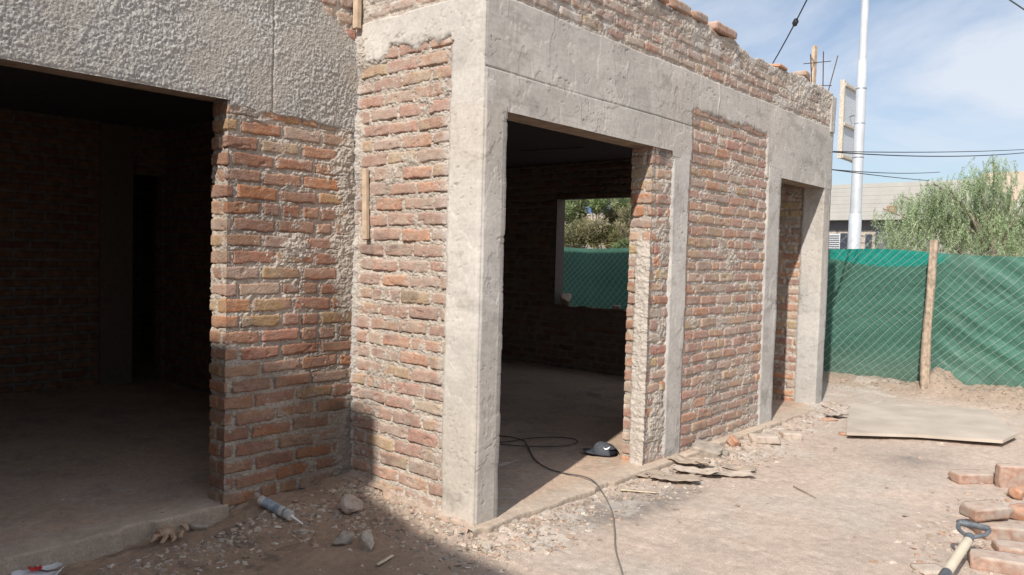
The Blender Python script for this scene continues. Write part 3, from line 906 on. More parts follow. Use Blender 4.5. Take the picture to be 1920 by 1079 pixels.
# ---------------------------------------------------------------- uncountable rubble and litter
def chips(n, area_fn, smin, smax, pal, seed, name, flat=.5):
    rnd = np.random.RandomState(seed); V = []; Q = []; C = []
    base = np.array([(-1, -1, -.6), (1, -.8, -.6), (.9, 1, -.6), (-.8, .9, -.6), (-.6, -.7, .7), (.7, -.5, .6), (.5, .7, .8), (-.7, .5, .5)])
    quads = np.array([(0, 3, 2, 1), (4, 5, 6, 7), (0, 1, 5, 4), (1, 2, 6, 5), (2, 3, 7, 6), (3, 0, 4, 7)])
    P = area_fn(rnd, n); zz = ground_z(P[:, 0], P[:, 1])
    for k in range(n):
        s = smin + (smax - smin) * rnd.rand() ** 3.2
        v = (base + rnd.uniform(-.45, .45, (8, 3))) * s * .5 * np.array([1, rnd.uniform(.5, 1), flat * rnd.uniform(.5, 1.2)])
        a, t = rnd.uniform(0, 6.28), rnd.uniform(-.5, .5)
        ca, sa, ct, st = math.cos(a), math.sin(a), math.cos(t), math.sin(t)
        v = v @ np.array([[1, 0, 0], [0, ct, st], [0, -st, ct]]) @ np.array([[ca, sa, 0], [-sa, ca, 0], [0, 0, 1]])
        V.append(v + [P[k, 0], P[k, 1], zz[k] + s * .03]); Q.append(quads + 8 * k)
        C.append(np.tile(np.array(pal[rnd.randint(len(pal))]) * rnd.uniform(.7, 1.2), (8, 1)))
    me = raw_mesh(name, np.concatenate(V), np.concatenate(Q), np.concatenate(C), (M_GROUND,), None, False)
    return link(name, me)


def area_wall(rnd, n):
    out = []
    while len(out) < n:
        k = rnd.rand()
        if k < .26: x = rnd.uniform(2.95, 8.3); y = 2.72 - abs(rnd.normal(0, .13))
        elif k < .46: x = 2.90 - abs(rnd.normal(0, .20)); y = rnd.uniform(2.5, 3.88)
        elif k < .66: x = rnd.uniform(1.3, 2.9); y = 3.74 - abs(rnd.normal(0, .22))
        elif k < .82: x = rnd.normal(3.15, .35); y = 2.62 + rnd.normal(0, .14)
        elif k < .97: x = rnd.normal(5.3, .6); y = 2.50 + rnd.normal(0, .12)
        else: x = rnd.uniform(1.6, 9.0); y = rnd.uniform(.4, 2.7)
        if y > 2.73 and x > 2.9: continue
        if y > 3.80: continue
        out.append((x, y))
    return np.array(out)


tag(chips(8000, area_wall, .004, .040, [(.50, .42, .345), (.46, .385, .315), (.55, .48, .405), (.43, .345, .275), (.37, .30, .24), (.46, .33, .25)], 5, 'rubble'), kind='stuff')


def area_bank(rnd, n):
    y = rnd.uniform(.2, 4.2, n); x = 9.70 + rnd.normal(0, .20, n); return np.stack([x, y], 1)


tag(chips(1700, area_bank, .008, .035, [(.38, .29, .22), (.33, .25, .19), (.41, .32, .25)], 6, 'clods'), kind='stuff')


def area_pile(rnd, n):
    return np.stack([rnd.normal(5.0, .55, n), .80 + rnd.normal(0, .16, n)], 1)


tag(chips(900, area_pile, .004, .045, [(.50, .42, .345), (.46, .36, .28), (.55, .47, .40), (.44, .28, .20)], 15, 'brick_crumbs', .4), kind='stuff')


def area_open(rnd, n):
    return np.stack([rnd.uniform(2.2, 8.8, n), rnd.uniform(.2, 2.6, n)], 1)


tag(chips(260, area_open, .004, .020, [(.30, .24, .20), (.26, .21, .18), (.45, .38, .32), (.40, .25, .18)], 8, 'gravel', .3), kind='stuff')


def floor_chips():
    global ground_z
    keepz = ground_z
    ground_z = lambda X, Y: f_floor(X, Y)[0]
    r = chips(500, lambda rnd, n: np.concatenate([np.stack([rnd.uniform(3.2, 7.5, n // 2), rnd.uniform(2.95, 5, n // 2)], 1), np.stack([rnd.uniform(.9, 3, n - n // 2), rnd.uniform(3.95, 6, n - n // 2)], 1)]), .004, .022, [(.42, .36, .30), (.30, .26, .22)], 9, 'grit', .4)
    ground_z = keepz
    return r


tag(floor_chips(), kind='stuff')


# ---------------------------------------------------------------- thin sticks
def stick(a, b, r, mat, label, z=.012, flat=False, cat='stick', name='stick'):
    A = gnd(*a, z); B = gnd(*b, z); M = (A + B) / 2 + Vector((0, 0, r * .5))
    if flat:
        d = (B - A); L_ = d.length
        o = bm_obj(name, rough_box(L_, r * 2.4, r * .9, 3, amp=.0012, bev=.001), mat, loc=(A + B) / 2, rot=(0, -math.asin(d.z / L_), math.atan2(d.y, d.x)), smooth=True)
    else:
        o = bm_obj(name, tube_mesh([A, (A * 2 + B) / 3 + Vector((.004, .006, 0)), M, B], [r, r * .9, r * .9, r * .6], 6), mat, smooth=True)
    return tag(o, label, cat)


M_PALEW = simple('pale_splint', (.62, .52, .38), rough=.8, spec=.1)
M_TWIG = simple('dry_twig', (.20, .15, .11), rough=.9, spec=.1)
stick((1163, 922), (1233, 928), .009, M_PALEW, 'pale wooden splint lying on the damp soil outside the doorway', flat=True, cat='wood splint', name='wood_splint')
stick((553, 940), (598, 918), .012, M_POST, 'thin flat lath leaning in the rubble right of the sealant tube', flat=True, cat='wood splint', name='wood_splint')
stick((707, 1064), (736, 1046), .008, M_PALEW, 'small pale splint below the angular stone', flat=True, cat='wood splint', name='wood_splint')
stick((1487, 915), (1530, 938), .0035, M_TWIG, 'single dark straight twig lying alone on the open dirt', cat='twig', name='twig')
stick((520, 1035), (570, 1022), .003, M_TWIG, 'thin dark twig between the glove and the brown stone', cat='twig', name='twig')
stick((581, 1022), (592, 1002), .003, M_TWIG, 'short twig pointing at the sealant tube nozzle', cat='twig', name='twig')
stick((1540, 762), (1570, 775), .004, M_TWIG, 'thin twig at the foot of the end column', cat='twig', name='twig')
a = at(1103, 738, 2, .06); b = at(1131, 742, 2, .06)
o = bm_obj('wood_splint', rough_box((b - a).length, .035, .015, 3, amp=.001, bev=.001), M_PALEW, loc=(a + b) / 2 + Vector((0, 0, .01)), rot=(0, 0, math.atan2(b.y - a.y, b.x - a.x)))
tag(o, 'pale wooden strip lying on the dark floor inside the doorway', 'wood splint')

# ---------------------------------------------------------------- cable
FZ = .056
cp = [at(x, y, 2, FZ) for x, y in [(900, 826), (928, 818), (958, 820), (982, 827), (990, 838), (1003, 862), (1028, 879), (1060, 888)]]
cp += [at(1095, 894, 2, .062), at(1116, 905, 2, .060)] + [gnd(x, y, .012) for x, y in [ (1133, 933), (1147, 963), (1152, 1000), (1154, 1035), (1165, 1075), (1180, 1130), (1200, 1200)]]
cp2 = [at(x, y, 2, FZ + .006) for x, y in [(905, 838), (930, 833), (985, 837), (1050, 837), (1078, 832), (1083, 828), (1074, 823), (1040, 820), (995, 822), (955, 828), (920, 832), (895, 836)]]
M_CABLE = simple('dusty_cable', (.05, .05, .052), rough=.75)
_nt = M_CABLE.node_tree; _b = _nt.nodes['Principled BSDF']; _s = _b.inputs['Base Color'].links[0].from_socket
_g = nd(_nt, 'ShaderNodeNewGeometry'); _p = nd(_nt, 'ShaderNodeSeparateXYZ'); _nt.links.new(_g.outputs['Position'], _p.inputs[0])
_r = nd(_nt, 'ShaderNodeMapRange'); _r.inputs[1].default_value = 3.1; _r.inputs[2].default_value = 2.4; _r.inputs[3].default_value = .05; _r.inputs[4].default_value = .8; _nt.links.new(_p.outputs[1], _r.inputs[0])
_m = nd(_nt, 'ShaderNodeMixRGB'); _nt.links.new(_r.outputs[0], _m.inputs[0]); _nt.links.new(_s, _m.inputs[1]); _m.inputs[2].default_value = (.27, .235, .20, 1); _nt.links.new(_m.outputs[0], _b.inputs['Base Color'])
cable = bm_obj('power_cable', tube_mesh(smooth_path(cp), .0042, 8), M_CABLE, smooth=True)
tag(cable, 'long black cable trailing from the dark room over the threshold to the bottom edge', 'cable')
c2 = bm_obj('coil', tube_mesh(smooth_path(cp2), .0042, 8), M_CABLE, cable, smooth=True)

# ---------------------------------------------------------------- cap
M_CAP = simple('cap_cloth', (.085, .09, .105), rough=.95, spec=.1, var=.2, scale=60, bump=.5)
M_CAPD = simple('cap_lining', (.02, .02, .024), rough=.95, spec=.05)
M_WHITE = simple('white_print', (.82, .82, .82), rough=.7, var=.02)
pc = at(1137, 848, 2, .07)
cap = empty('cap', (pc.x, pc.y, .058), (0, 0, HEAD))
tag(cap, 'dark grey baseball cap with a white tick mark lying on the doorway floor', 'cap')


def cap_crown():
    bm = bmesh.new(); n, m = 28, 10; rings = []
    for j in range(m + 1):
        t = j / m * math.pi / 2; ring = []
        for i in range(n):
            a_ = 2 * math.pi * i / n
            r = math.cos(t) ** .8; x = .098 * r * math.cos(a_); y = .080 * r * math.sin(a_); z = .092 * math.sin(t)
            x -= .018 * math.sin(t)
            z *= 1 - .22 * ss(0, 1, (x / .1) * .5 + .5)
            z += .006 * mnoise.noise(Vector((x * 30, y * 30, z * 30)))
            # open arch at the back strap
            if j < 4 and abs(((a_ + .75 + math.pi) % (2 * math.pi)) - math.pi) < .40 and j > 0: ring.append(None)
            else: ring.append(bm.verts.new((x, y, z)))
        rings.append(ring)
    for r0, r1 in zip(rings, rings[1:]):
        for i in range(n):
            q = [r0[i], r0[(i + 1) % n], r1[(i + 1) % n], r1[i]]
            if all(q):
                try: bm.faces.new(q)
                except ValueError: pass
    bmesh.ops.remove_doubles(bm, verts=bm.verts, dist=.0008)
    return bm


crown = bm_obj('crown', cap_crown(), M_CAP, cap, smooth=True)
sd = crown.modifiers.new('s', 'SOLIDIFY'); sd.thickness = .002
bm = bmesh.new(); bmesh.ops.create_uvsphere(bm, u_segments=20, v_segments=8, radius=1)
for v in bm.verts: v.co = Vector((v.co.x * .086 - .004, v.co.y * .070, max(0, v.co.z) * .058))
bm_obj('lining', bm, M_CAPD, cap, smooth=True)
bm = bmesh.new(); top_ = []; n = 14
for j in range(7):
    rr = []
    for i in range(n + 1):
        a_ = math.pi * (.5 + .10 + .80 * i / n); t = j / 6
        x0 = .090 * math.cos(a_); y0 = .078 * math.sin(a_)
        x1 = -.085 + .088 * math.cos(a_) * 1.02; y1 = .078 * math.sin(a_)
        rr.append(bm.verts.new((x0 + (x1 - x0) * t, y0 + (y1 - y0) * t, .006 + .014 * t * (1 - (y0 / .08) ** 2) + .006 * t)))
    top_.append(rr)
for r0, r1 in zip(top_, top_[1:]):
    for i in range(n): bm.faces.new((r0[i], r0[i + 1], r1[i + 1], r1[i]))
br = bm_obj('brim', bm, M_CAP, cap, smooth=True); s_ = br.modifiers.new('s', 'SOLIDIFY'); s_.thickness = .003
# tick mark wrapped on the crown side that faces out of the doorway
sw = [(-.030, .012), (-.022, -.001), (-.010, -.007), (.006, .001), (.034, .021), (.004, .008), (-.010, .003), (-.020, .004)]
bm = bmesh.new(); vs = []


def on_crown(u, v):
    a_ = -math.pi / 2 + .10 + u / .09; t = .62 + v / .09
    r = math.cos(t) ** .8; x = .103 * r * math.cos(a_) - .018 * math.sin(t); y = .086 * r * math.sin(a_)
    z = .096 * math.sin(t) * (1 - .22 * float(ss(0, 1, np.array((x / .1) * .5 + .5)))) + .002
    return (x, y, z)


up_ = [(-.030, .014), (-.024, .005), (-.015, .003), (-.003, .008), (.014, .017), (.034, .026)]
lo_ = [(-.030, .012), (-.026, -.003), (-.014, -.008), (.000, -.003), (.016, .009), (.034, .024)]
U_ = [bm.verts.new(on_crown(*p_)) for p_ in up_]; L_ = [bm.verts.new(on_crown(*p_)) for p_ in lo_]
for i in range(5): bm.faces.new((L_[i], L_[i + 1], U_[i + 1], U_[i]))
o = bm_obj('logo', bm, M_WHITE, cap); s_ = o.modifiers.new('s', 'SOLIDIFY'); s_.thickness = .002; s_.offset = 0

# ---------------------------------------------------------------- sealant tube
A = at(488, 946, 1, 3.80); A.z = gz(A.x, A.y) + .040; B = gnd(548, 978, .036)
d = (B - A).normalized(); Ln = .225
tube = empty('sealant_tube', A, (0, -math.asin(d.z), math.atan2(d.y, d.x)))
tag(tube, 'empty blue and white sealant cartridge lying in the rubble by the inner corner', 'sealant tube')
M_TW = simple('cartridge_white', (.55, .54, .50), rough=.7, var=.35, scale=25)
M_TB = simple('cartridge_blue_print', (.27, .32, .37), rough=.7, var=.5, scale=30)
r = .027
bm_obj('cartridge', tube_mesh([(0, 0, 0), (.003, 0, 0), (.045, 0, 0), (.15, 0, 0), (.155, 0, 0), (Ln, 0, 0), (Ln + .006, 0, 0)], [r * .9, r, r, r, r * 1.01, r * 1.01, r * .9], 24), M_TW, tube, smooth=True)
bm_obj('printed_band', tube_mesh([(.035, 0, 0), (.150, 0, 0)], r * 1.012, 24, False), M_TB, tube, smooth=True)
bm_obj('rim', tube_mesh([(.178, 0, 0), (.190, 0, 0)], r * 1.04, 24, True), M_TB, tube, smooth=True)
bm_obj('nozzle', tube_mesh([(Ln + .004, 0, 0), (Ln + .012, 0, 0), (Ln + .014, 0, 0), (Ln + .085, .004, -.012)], [.010, .010, .007, .0035], 12), M_WHITE, tube, smooth=True)

# ---------------------------------------------------------------- work glove
M_GLOVE = simple('dusty_glove', (.42, .30, .21), rough=.95, spec=.05, var=.25, scale=30, bump=.8, dist=.003)
pg = gnd(303, 1004, .016)


def glove_mesh():
    bm = bmesh.new(); sk = []
    me = bpy.data.meshes.new('work_glove')
    V = [(0, 0, .012), (.035, .004, .014), (.062, .002, .012), (-.045, .004, .020), (-.070, .000, .014)]; E = [(0, 1), (1, 2), (0, 3), (3, 4)]; Rr = [.036, .036, .028, .032, .034]
    fingers = [((.055, .034), (.095, .050), (.118, .038), .0095), ((.070, .014), (.112, .016), (.140, .006), .0105), ((.070, -.008), (.112, -.016), (.134, -.034), .0105),
               ((.058, -.028), (.092, -.046), (.100, -.066), .0095), ((-.004, .042), (.018, .074), (.050, .086), .0115)]
    for a_, b_, c_, rr in fingers:
        k = len(V)
        V += [(a_[0], a_[1], .012), (b_[0], b_[1], .026), (c_[0], c_[1], .010)]
        E += [((2 if a_[0] > .05 else 0), k), (k, k + 1), (k + 1, k + 2)]; Rr += [rr * 1.1, rr, rr * .8]
    ly = bm.verts.layers.skin.verify()
    bv = [bm.verts.new(Vector(q) * 1.3) for q in V]
    for a_, b_ in E: bm.edges.new((bv[a_], bv[b_]))
    for q, r_ in zip(bv, Rr): q[ly].radius = (r_ * 1.3, r_ * .65)
    bv[0][ly].use_root = True
    bm.to_mesh(me); bm.free()
    me.materials.append(M_GLOVE)
    return me


gl = link('work_glove', glove_mesh(), None, pg, (.0, .05, HEAD - .9))
md = gl.modifiers.new('skin', 'SKIN'); md.use_smooth_shade = True
md = gl.modifiers.new('sub', 'SUBSURF'); md.levels = 2; md.render_levels = 2
tx = bpy.data.textures.new('crumple', 'CLOUDS'); tx.noise_scale = .025
md = gl.modifiers.new('disp', 'DISPLACE'); md.texture = tx; md.strength = .018
tag(gl, 'crumpled tan work glove lying on the soil below the wide threshold', 'glove')


# ---------------------------------------------------------------- crumpled sheets
def sheet(name, center, l, w_, head, seed, mat, amp=.02, curl=0., res=26, lift=0.):
    bm = bmesh.new(); g_ = []
    for j in range(res):
        row = []
        for i in range(res):
            u = i / (res - 1) - .5; v = j / (res - 1) - .5
            eu = 1 + .25 * mnoise.noise(Vector((v * 4, seed, 0))); ev = 1 + .25 * mnoise.noise(Vector((u * 4, seed, 5)))
            x = u * l * eu; y = v * w_ * ev
            z = amp * (.55 if name == 'paper_sack' else 1) * (mnoise.noise(Vector((x * 9, y * 9, seed))) + .5 * mnoise.noise(Vector((x * 24, y * 24, seed + 3)))) + amp * .9 + curl * (u * 2) ** 2 + lift
            ca, sa = math.cos(head), math.sin(head)
            X_ = center.x + x * ca - y * sa; Y_ = center.y + x * sa + y * ca
            row.append(bm.verts.new((X_, Y_, max(z + center.z, center.z + .002))))
        g_.append(row)
    for j in range(res - 1):
        for i in range(res - 1): bm.faces.new((g_[j][i], g_[j][i + 1], g_[j + 1][i + 1], g_[j + 1][i]))
    o = bm_obj(name, bm, mat, smooth=True)
    s = o.modifiers.new('s', 'SOLIDIFY'); s.thickness = .003
    return o


M_PAPER = simple('sack_paper', (.42, .34, .27), rough=.9, spec=.1, var=.2, scale=14, bump=.4)
M_PAPER2 = simple('dusty_sack', (.50, .42, .345), rough=.9, spec=.1, var=.2, scale=14, bump=.4)
tag(sheet('paper_sack', gnd(1262, 903), .34, .16, HEAD - .05, 1, M_PAPER, .030, .01), 'torn cement sack paper, nearest sheet of the crumpled heap at the wall foot', 'paper sack')
tag(sheet('paper_sack', gnd(1350, 893), .46, .10, HEAD + .03, 2, M_PAPER2, .022, .01), 'long crumpled strip of sack paper, rightmost of the crumpled heap', 'paper sack')
tag(sheet('paper_sack', gnd(1293, 876), .28, .16, HEAD - .5, 3, M_PAPER, .040, .02, lift=.015), 'upper crumpled sack sheet leaning toward the slender column', 'paper sack')
tag(sheet('paper_sack', gnd(1322, 884), .14, .10, HEAD + .8, 4, M_PAPER2, .02, .03, lift=.035), 'small curled pale paper flap on top of the sack heap', 'paper sack')
tag(sheet('paper_sack', gnd(1215, 893), .20, .12, HEAD + .2, 11, M_PAPER, .020, .012), 'small torn sack piece at the left end of the crumpled heap', 'paper sack')
tag(sheet('paper_sack', gnd(1305, 893), .30, .13, HEAD - .15, 12, M_PAPER2, .030, .015, lift=.01), 'wide pale sack sheet lying in the middle of the crumpled heap', 'paper sack')
tag(sheet('paper_sack', gnd(1385, 882), .24, .12, HEAD - .3, 13, M_PAPER, .020, .010), 'dusty sack piece pressed in the dirt below the grey masonry block', 'paper sack')
tag(sheet('green_rag', gnd(1334, 895), .06, .04, HEAD, 5, simple('green_scrap', (.07, .22, .15), rough=.8), .012, .01, 10, .02), 'small green scrap sticking out of the sack paper', 'rag')
tag(sheet('dark_rag', gnd(1567, 784), .22, .08, HEAD + .2, 6, simple('dark_scrap', (.16, .13, .115), rough=.9), .03, .02, 16), 'dark brown curled scrap left of the board', 'rag')
pk = gnd(66, 1088)
M_FOIL = simple('packet_white', (.72, .73, .76), rough=.35, spec=.5, var=.1)
pa = sheet('snack_packet', pk, .20, .10, HEAD + .15, 7, M_FOIL, .020, .02, 20); tag(pa, 'crumpled white and red plastic packet at the bottom left corner', 'packet')
o = sheet('packet_flap', gnd(92, 1076), .085, .065, HEAD + .9, 8, M_FOIL, .012, .01, 12, .02); o.parent = pa
o = sheet('red_print', gnd(66, 1083), .05, .035, HEAD + .7, 9, simple('packet_red', (.55, .03, .03), rough=.4), .006, .008, 10, .035); o.parent = pa

# ---------------------------------------------------------------- board on the dirt
def board():
    c = [(1588, 811, .040), (1590, 757, .035), (1700, 758, .05), (1852, 768, .06), (1909, 812, .085), (1880, 826, .065), (1720, 815, .045)]
    P = [at(x, y, 2, z) for x, y, z in c]
    bm = bmesh.new(); t = [bm.verts.new(p_) for p_ in P]; b = [bm.verts.new(p_ - Vector((0, 0, .026))) for p_ in P]
    ft = bm.faces.new(t); bm.faces.new(b[::-1])
    n = len(P)
    for i in range(n): bm.faces.new((t[i], b[i], b[(i + 1) % n], t[(i + 1) % n]))
    bmesh.ops.recalc_face_normals(bm, faces=bm.faces[:])
    return bm


M_BOARD = simple('dusty_plywood', (.51, .44, .37), rough=.9, spec=.1, var=.14, scale=3, bump=.3, bscale=60)
tag(bm_obj('plywood_board', board(), M_BOARD), 'large pale dusty board lying on the dirt, its near right corner raised', 'board')

# ---------------------------------------------------------------- shovel
G0 = at(1816, 1012, 2, .13); G1 = at(1766, 1088, 2, .11)
dirs = (G1 - G0).normalized(); end = G1 + dirs * .38; end.z = .09
sh = empty('shovel', (0, 0, 0)); tag(sh, 'shovel with pale wooden shaft and grey blue D shaped grip beside the loose bricks', 'shovel')
M_SHAFT = simple('shaft_wood', (.66, .58, .44), rough=.55, spec=.3, var=.12, scale=8)
M_GRIP = simple('grip_plastic', (.12, .135, .15), rough=.5, spec=.4, var=.3, scale=30)
M_BLADE = simple('blade_steel', (.22, .22, .23), rough=.45, metal=.8)
bm_obj('shaft', tube_mesh([G0, G0.lerp(G1, .5), G0.lerp(G1, .86)], [.0225, .0225, .0225], 16), M_SHAFT, sh, smooth=True)
bm_obj('socket', tube_mesh([G0.lerp(G1, .84), G0.lerp(G1, 1.1), end], [.024, .024, .022], 16), M_BLADE, sh, smooth=True)
sd_ = dirs.cross(Vector((0, 0, 1))).normalized(); upn = sd_.cross(dirs).normalized()
bk_ = -dirs


def loc(u, v, w_=0): return G0 + bk_ * u * 1.3 + sd_ * v * 1.1 + upn * (w_ + max(0, u) * .25)


bm_obj('grip_collar', tube_mesh([loc(-.02, 0), loc(.025, 0)], [.024, .022], 14), M_GRIP, sh, smooth=True)
for s in (-1, 1):
    bm_obj('grip_arm', tube_mesh(smooth_path([loc(.015, 0), loc(.035, s * .026), loc(.06, s * .052), loc(.095, s * .062), loc(.115, s * .058)], 5), .0105, 10), M_GRIP, sh, smooth=True)
bm_obj('grip_bar', tube_mesh([loc(.112, -.060), loc(.116, -.02), loc(.116, .02), loc(.112, .060)], .0165, 12), M_GRIP, sh, smooth=True)
bm = bmesh.new(); rows = []
for j in range(9):
    t = j / 8; wd = .11 * (1 - .0 * t) * (1 if t < .6 else math.sqrt(max(0, 1 - ((t - .6) / .42) ** 2))); row = []
    for i in range(7):
        u = (i / 6 - .5) * 2
        row.append(bm.verts.new(end + dirs * (t * .27) + sd_ * (u * wd) + Vector((0, 0, -.05 * t + .02 * u * u - .02))))
    rows.append(row)
for r0, r1 in zip(rows, rows[1:]):
    for i in range(6): bm.faces.new((r0[i], r0[i + 1], r1[i + 1], r1[i]))
o = bm_obj('blade', bm, M_BLADE, sh, smooth=True); s = o.modifiers.new('s', 'SOLIDIFY'); s.thickness = .003


# ---------------------------------------------------------------- battens, rebar, loose bricks on the parapet
def bar_between(name, A, B, w_, t_, mat, facing, parent=None, seed=1):
    A = Vector(A); B = Vector(B); z = (B - A).normalized(); x = Vector(facing).cross(z).normalized(); y = z.cross(x)
    bm = rough_box(w_, t_, (B - A).length, seed, amp=.0012, bev=.002)
    o = bm_obj(name, bm, mat, parent, smooth=False)
    o.matrix_world = Matrix.Translation((A + B) / 2) @ Matrix((x, y, z)).transposed().to_4x4()
    return o


M_BATTEN = simple('batten_wood', (.56, .43, .31), rough=.8, spec=.15, var=.22, scale=14, bump=.4)
o = bar_between('wooden_batten', at(686, 449, 0, 2.90), at(685, 317, 0, 2.90), .042, .022, M_BATTEN, (1, 0, 0)); tag(o, 'short upright wooden batten nailed to the brick return wall', 'batten')
o = bar_between('wooden_batten', at(669, 54, 0, 2.88), at(671, -40, 0, 2.88), .048, .03, M_BATTEN, (1, 0, 0), seed=2); tag(o, 'wooden batten end hanging at the top edge over the inner corner', 'batten')
o = bar_between('wooden_batten', at(1524, 165, 1, 2.92), at(1528, 87, 1, 2.92), .075, .03, M_BATTEN, (0, 1, 0), seed=3); tag(o, 'pale wooden batten standing up from the far end of the parapet', 'batten')
rb = empty('rebar_frame', at(1545, 170, 1, 2.90)); tag(rb, 'thin rusty reinforcing bars sticking up from the end of the parapet', 'rebar')
RI = Matrix.Translation(-rb.location)
for a_, b_ in [((1522, 160), (1520, 102)), ((1543, 165), (1544, 97)), ((1552, 175), (1571, 105))]:
    o = bm_obj('upright_bar', tube_mesh([at(*a_, 1, 2.90) - Vector((0, 0, .12)), at(*a_, 1, 2.90), at(*b_, 1, 2.90)], .0055, 6), M_STEEL, rb, smooth=True); o.matrix_parent_inverse = RI
for a_, b_ in [((1507, 120), (1558, 115)), ((1530, 161), (1559, 161))]:
    o = bm_obj('tie_bar', tube_mesh([at(*a_, 1, 2.905), at(*b_, 1, 2.905)], .0045, 6), M_STEEL, rb, smooth=True); o.matrix_parent_inverse = RI

GPP = 'loose bricks along the top of the parapet'
lab = ['rose brick on the parapet at the top edge of the picture', 'reddish brick on the parapet, second from the left of the loose row', 'dark gapped brick on the parapet just left of the longest brick', 'long orange rose brick overhanging at the step of the parapet']
for k, (x0, mat) in enumerate([(4.62, BR_M[0]), (4.92, BR_M[3]), (5.20, BR_M[3]), (5.62, BR_M[0])]):
    o = bm_obj('loose_brick', rough_box((.27, .26, .26, .36)[k], .15, .062, 40 + k, broken=.12), mat, loc=(x0, 2.865, (3.292, 3.290, 3.286, 3.288)[k] + .012), rot=(.05 * (k % 2), (-.02, .03, -.05, .02)[k], (.04, -.05, .08, -.03)[k]), smooth=True)
    tag(o, lab[k], 'brick', GPP)
for k, (x0, mat, lb) in enumerate([(6.78, BR_M[1], 'small orange brick flake lying on the lower parapet'), (7.36, BR_M[3], 'round red brick stub left of the upright batten'), (3.6, BR_M[0], 'brick on the parapet above the first doorway, out at the top edge')]):
    o = bm_obj('loose_brick', rough_box((.26, .20, .26)[k], .14, (.03, .07, .06)[k], 50 + k, broken=.3), mat, loc=(x0, 2.875, (3.245, 3.28, 3.28)[k]), rot=(0, .03, .1 * k), smooth=True)
    tag(o, lb, 'brick', GPP)

# half bricks on the inner window sill
o = bm_obj('loose_brick', rock(61, .20, .16, .17), BR_M[3], loc=(8.0, 6.13, .945), smooth=False); tag(o, 'rounded brick lump resting on the left end of the inner window sill', 'brick')
o = bm_obj('loose_brick', rough_box(.13, .10, .05, 62, broken=.4), BR_M[0], loc=(8.0, 5.33, .885), rot=(0, .05, .5), smooth=True); tag(o, 'flat brick piece on the window sill near its right end', 'brick')

o = bm_obj('conduit', tube_mesh([at(975, 284, 2, 2.68), at(1095, 278, 2, 2.69)], .012, 8), simple('grey_conduit', (.12, .12, .13), rough=.6), house, smooth=True); hp(o)

# ==================================================================== FENCE
fence = empty('site_fence', (9.75, 2.2, 0)); tag(fence, 'green shade netting behind a sagging chain link site fence', 'fence')
FI = Matrix.Translation((-9.75, -2.2, 0))


def cloth():
    Ys = np.arange(-2.5, 8.9, .022); Vs = np.linspace(0, 1, 120)
    Y, V = np.meshgrid(Ys, Vs)
    top = 1.665 + .02 * np.sin(Y * 2.4) + .02 * (vn(Y * 1.3, Y * 0, 401) - .5) + .025 * np.exp(-((Y - 2.7) / .5) ** 2) - .02 * ss(2.2, 1.2, Y)
    Z = -.05 + (top + .05) * V
    r = ss(2.25, 2.05, Y)
    # diagonal pull folds right of the post, fan from the post head
    ang = (Z - 1.75) + .62 * (2.2 - Y)
    f1 = np.sin(ang * 22 + 9 * fbm(Y * 1.5, Z * 1.5, 3, 402)) * .010
    f2 = .045 * (fbm(ang * 4, Y * .9, 5, 403) - .5) * 2
    fr = f1 * .7 + f2
    fl = .030 * (fbm(Y * 2 + Z, Z * 6, 4, 404) - .5) + .012 * np.sin(Y * 2.8)
    Xx = 10.02 + r * fr + (1 - r) * fl + .007 * (fbm(Y * 14 + Z * 8, Z * 16, 3, 405) - .5)
    C = np.array([.072, .185, .135]) * (.80 + .4 * fbm(Y * 3, Z * 6, 4, 406))[..., None]
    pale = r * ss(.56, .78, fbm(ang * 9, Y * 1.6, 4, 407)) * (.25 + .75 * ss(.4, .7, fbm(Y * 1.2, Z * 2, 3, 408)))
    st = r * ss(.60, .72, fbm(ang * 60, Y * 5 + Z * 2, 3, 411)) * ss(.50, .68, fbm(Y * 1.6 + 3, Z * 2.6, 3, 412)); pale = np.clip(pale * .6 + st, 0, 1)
    C = mix(C, np.array([.36, .46, .41]), pale * .42)  # glare on the folds painted in as pale streaks
    band = (1 - r) * ss(1.57, 1.60, Z + .10 * (1 - ((Y - 2.75) / .75) ** 2).clip(0, 1) - .0) * (Y < 3.45)
    C = mix(C, np.array([.012, .26, .205]), band)
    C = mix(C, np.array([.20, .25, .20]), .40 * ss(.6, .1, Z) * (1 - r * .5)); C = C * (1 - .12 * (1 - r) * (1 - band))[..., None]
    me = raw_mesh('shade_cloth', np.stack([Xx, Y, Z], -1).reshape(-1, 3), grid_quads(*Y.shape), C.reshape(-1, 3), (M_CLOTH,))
    return me


M_CLOTH = surf_mat('shade_netting', True, var=.12, scale=60, bump=.6, bscale=300, rough=.7, spec=.25)
nt_ = M_CLOTH.node_tree; b_ = nt_.nodes['Principled BSDF']
tr = nt_.nodes.new('ShaderNodeBsdfTranslucent'); tr.inputs[0].default_value = (.02, .13, .09, 1)
ms_ = nt_.nodes.new('ShaderNodeMixShader'); ms_.inputs[0].default_value = .12
nt_.links.new(b_.outputs[0], ms_.inputs[1]); nt_.links.new(tr.outputs[0], ms_.inputs[2]); nt_.links.new(ms_.outputs[0], nt_.nodes['Material Output'].inputs[0])
o = link('shade_cloth', cloth(), fence); o.matrix_parent_inverse = FI


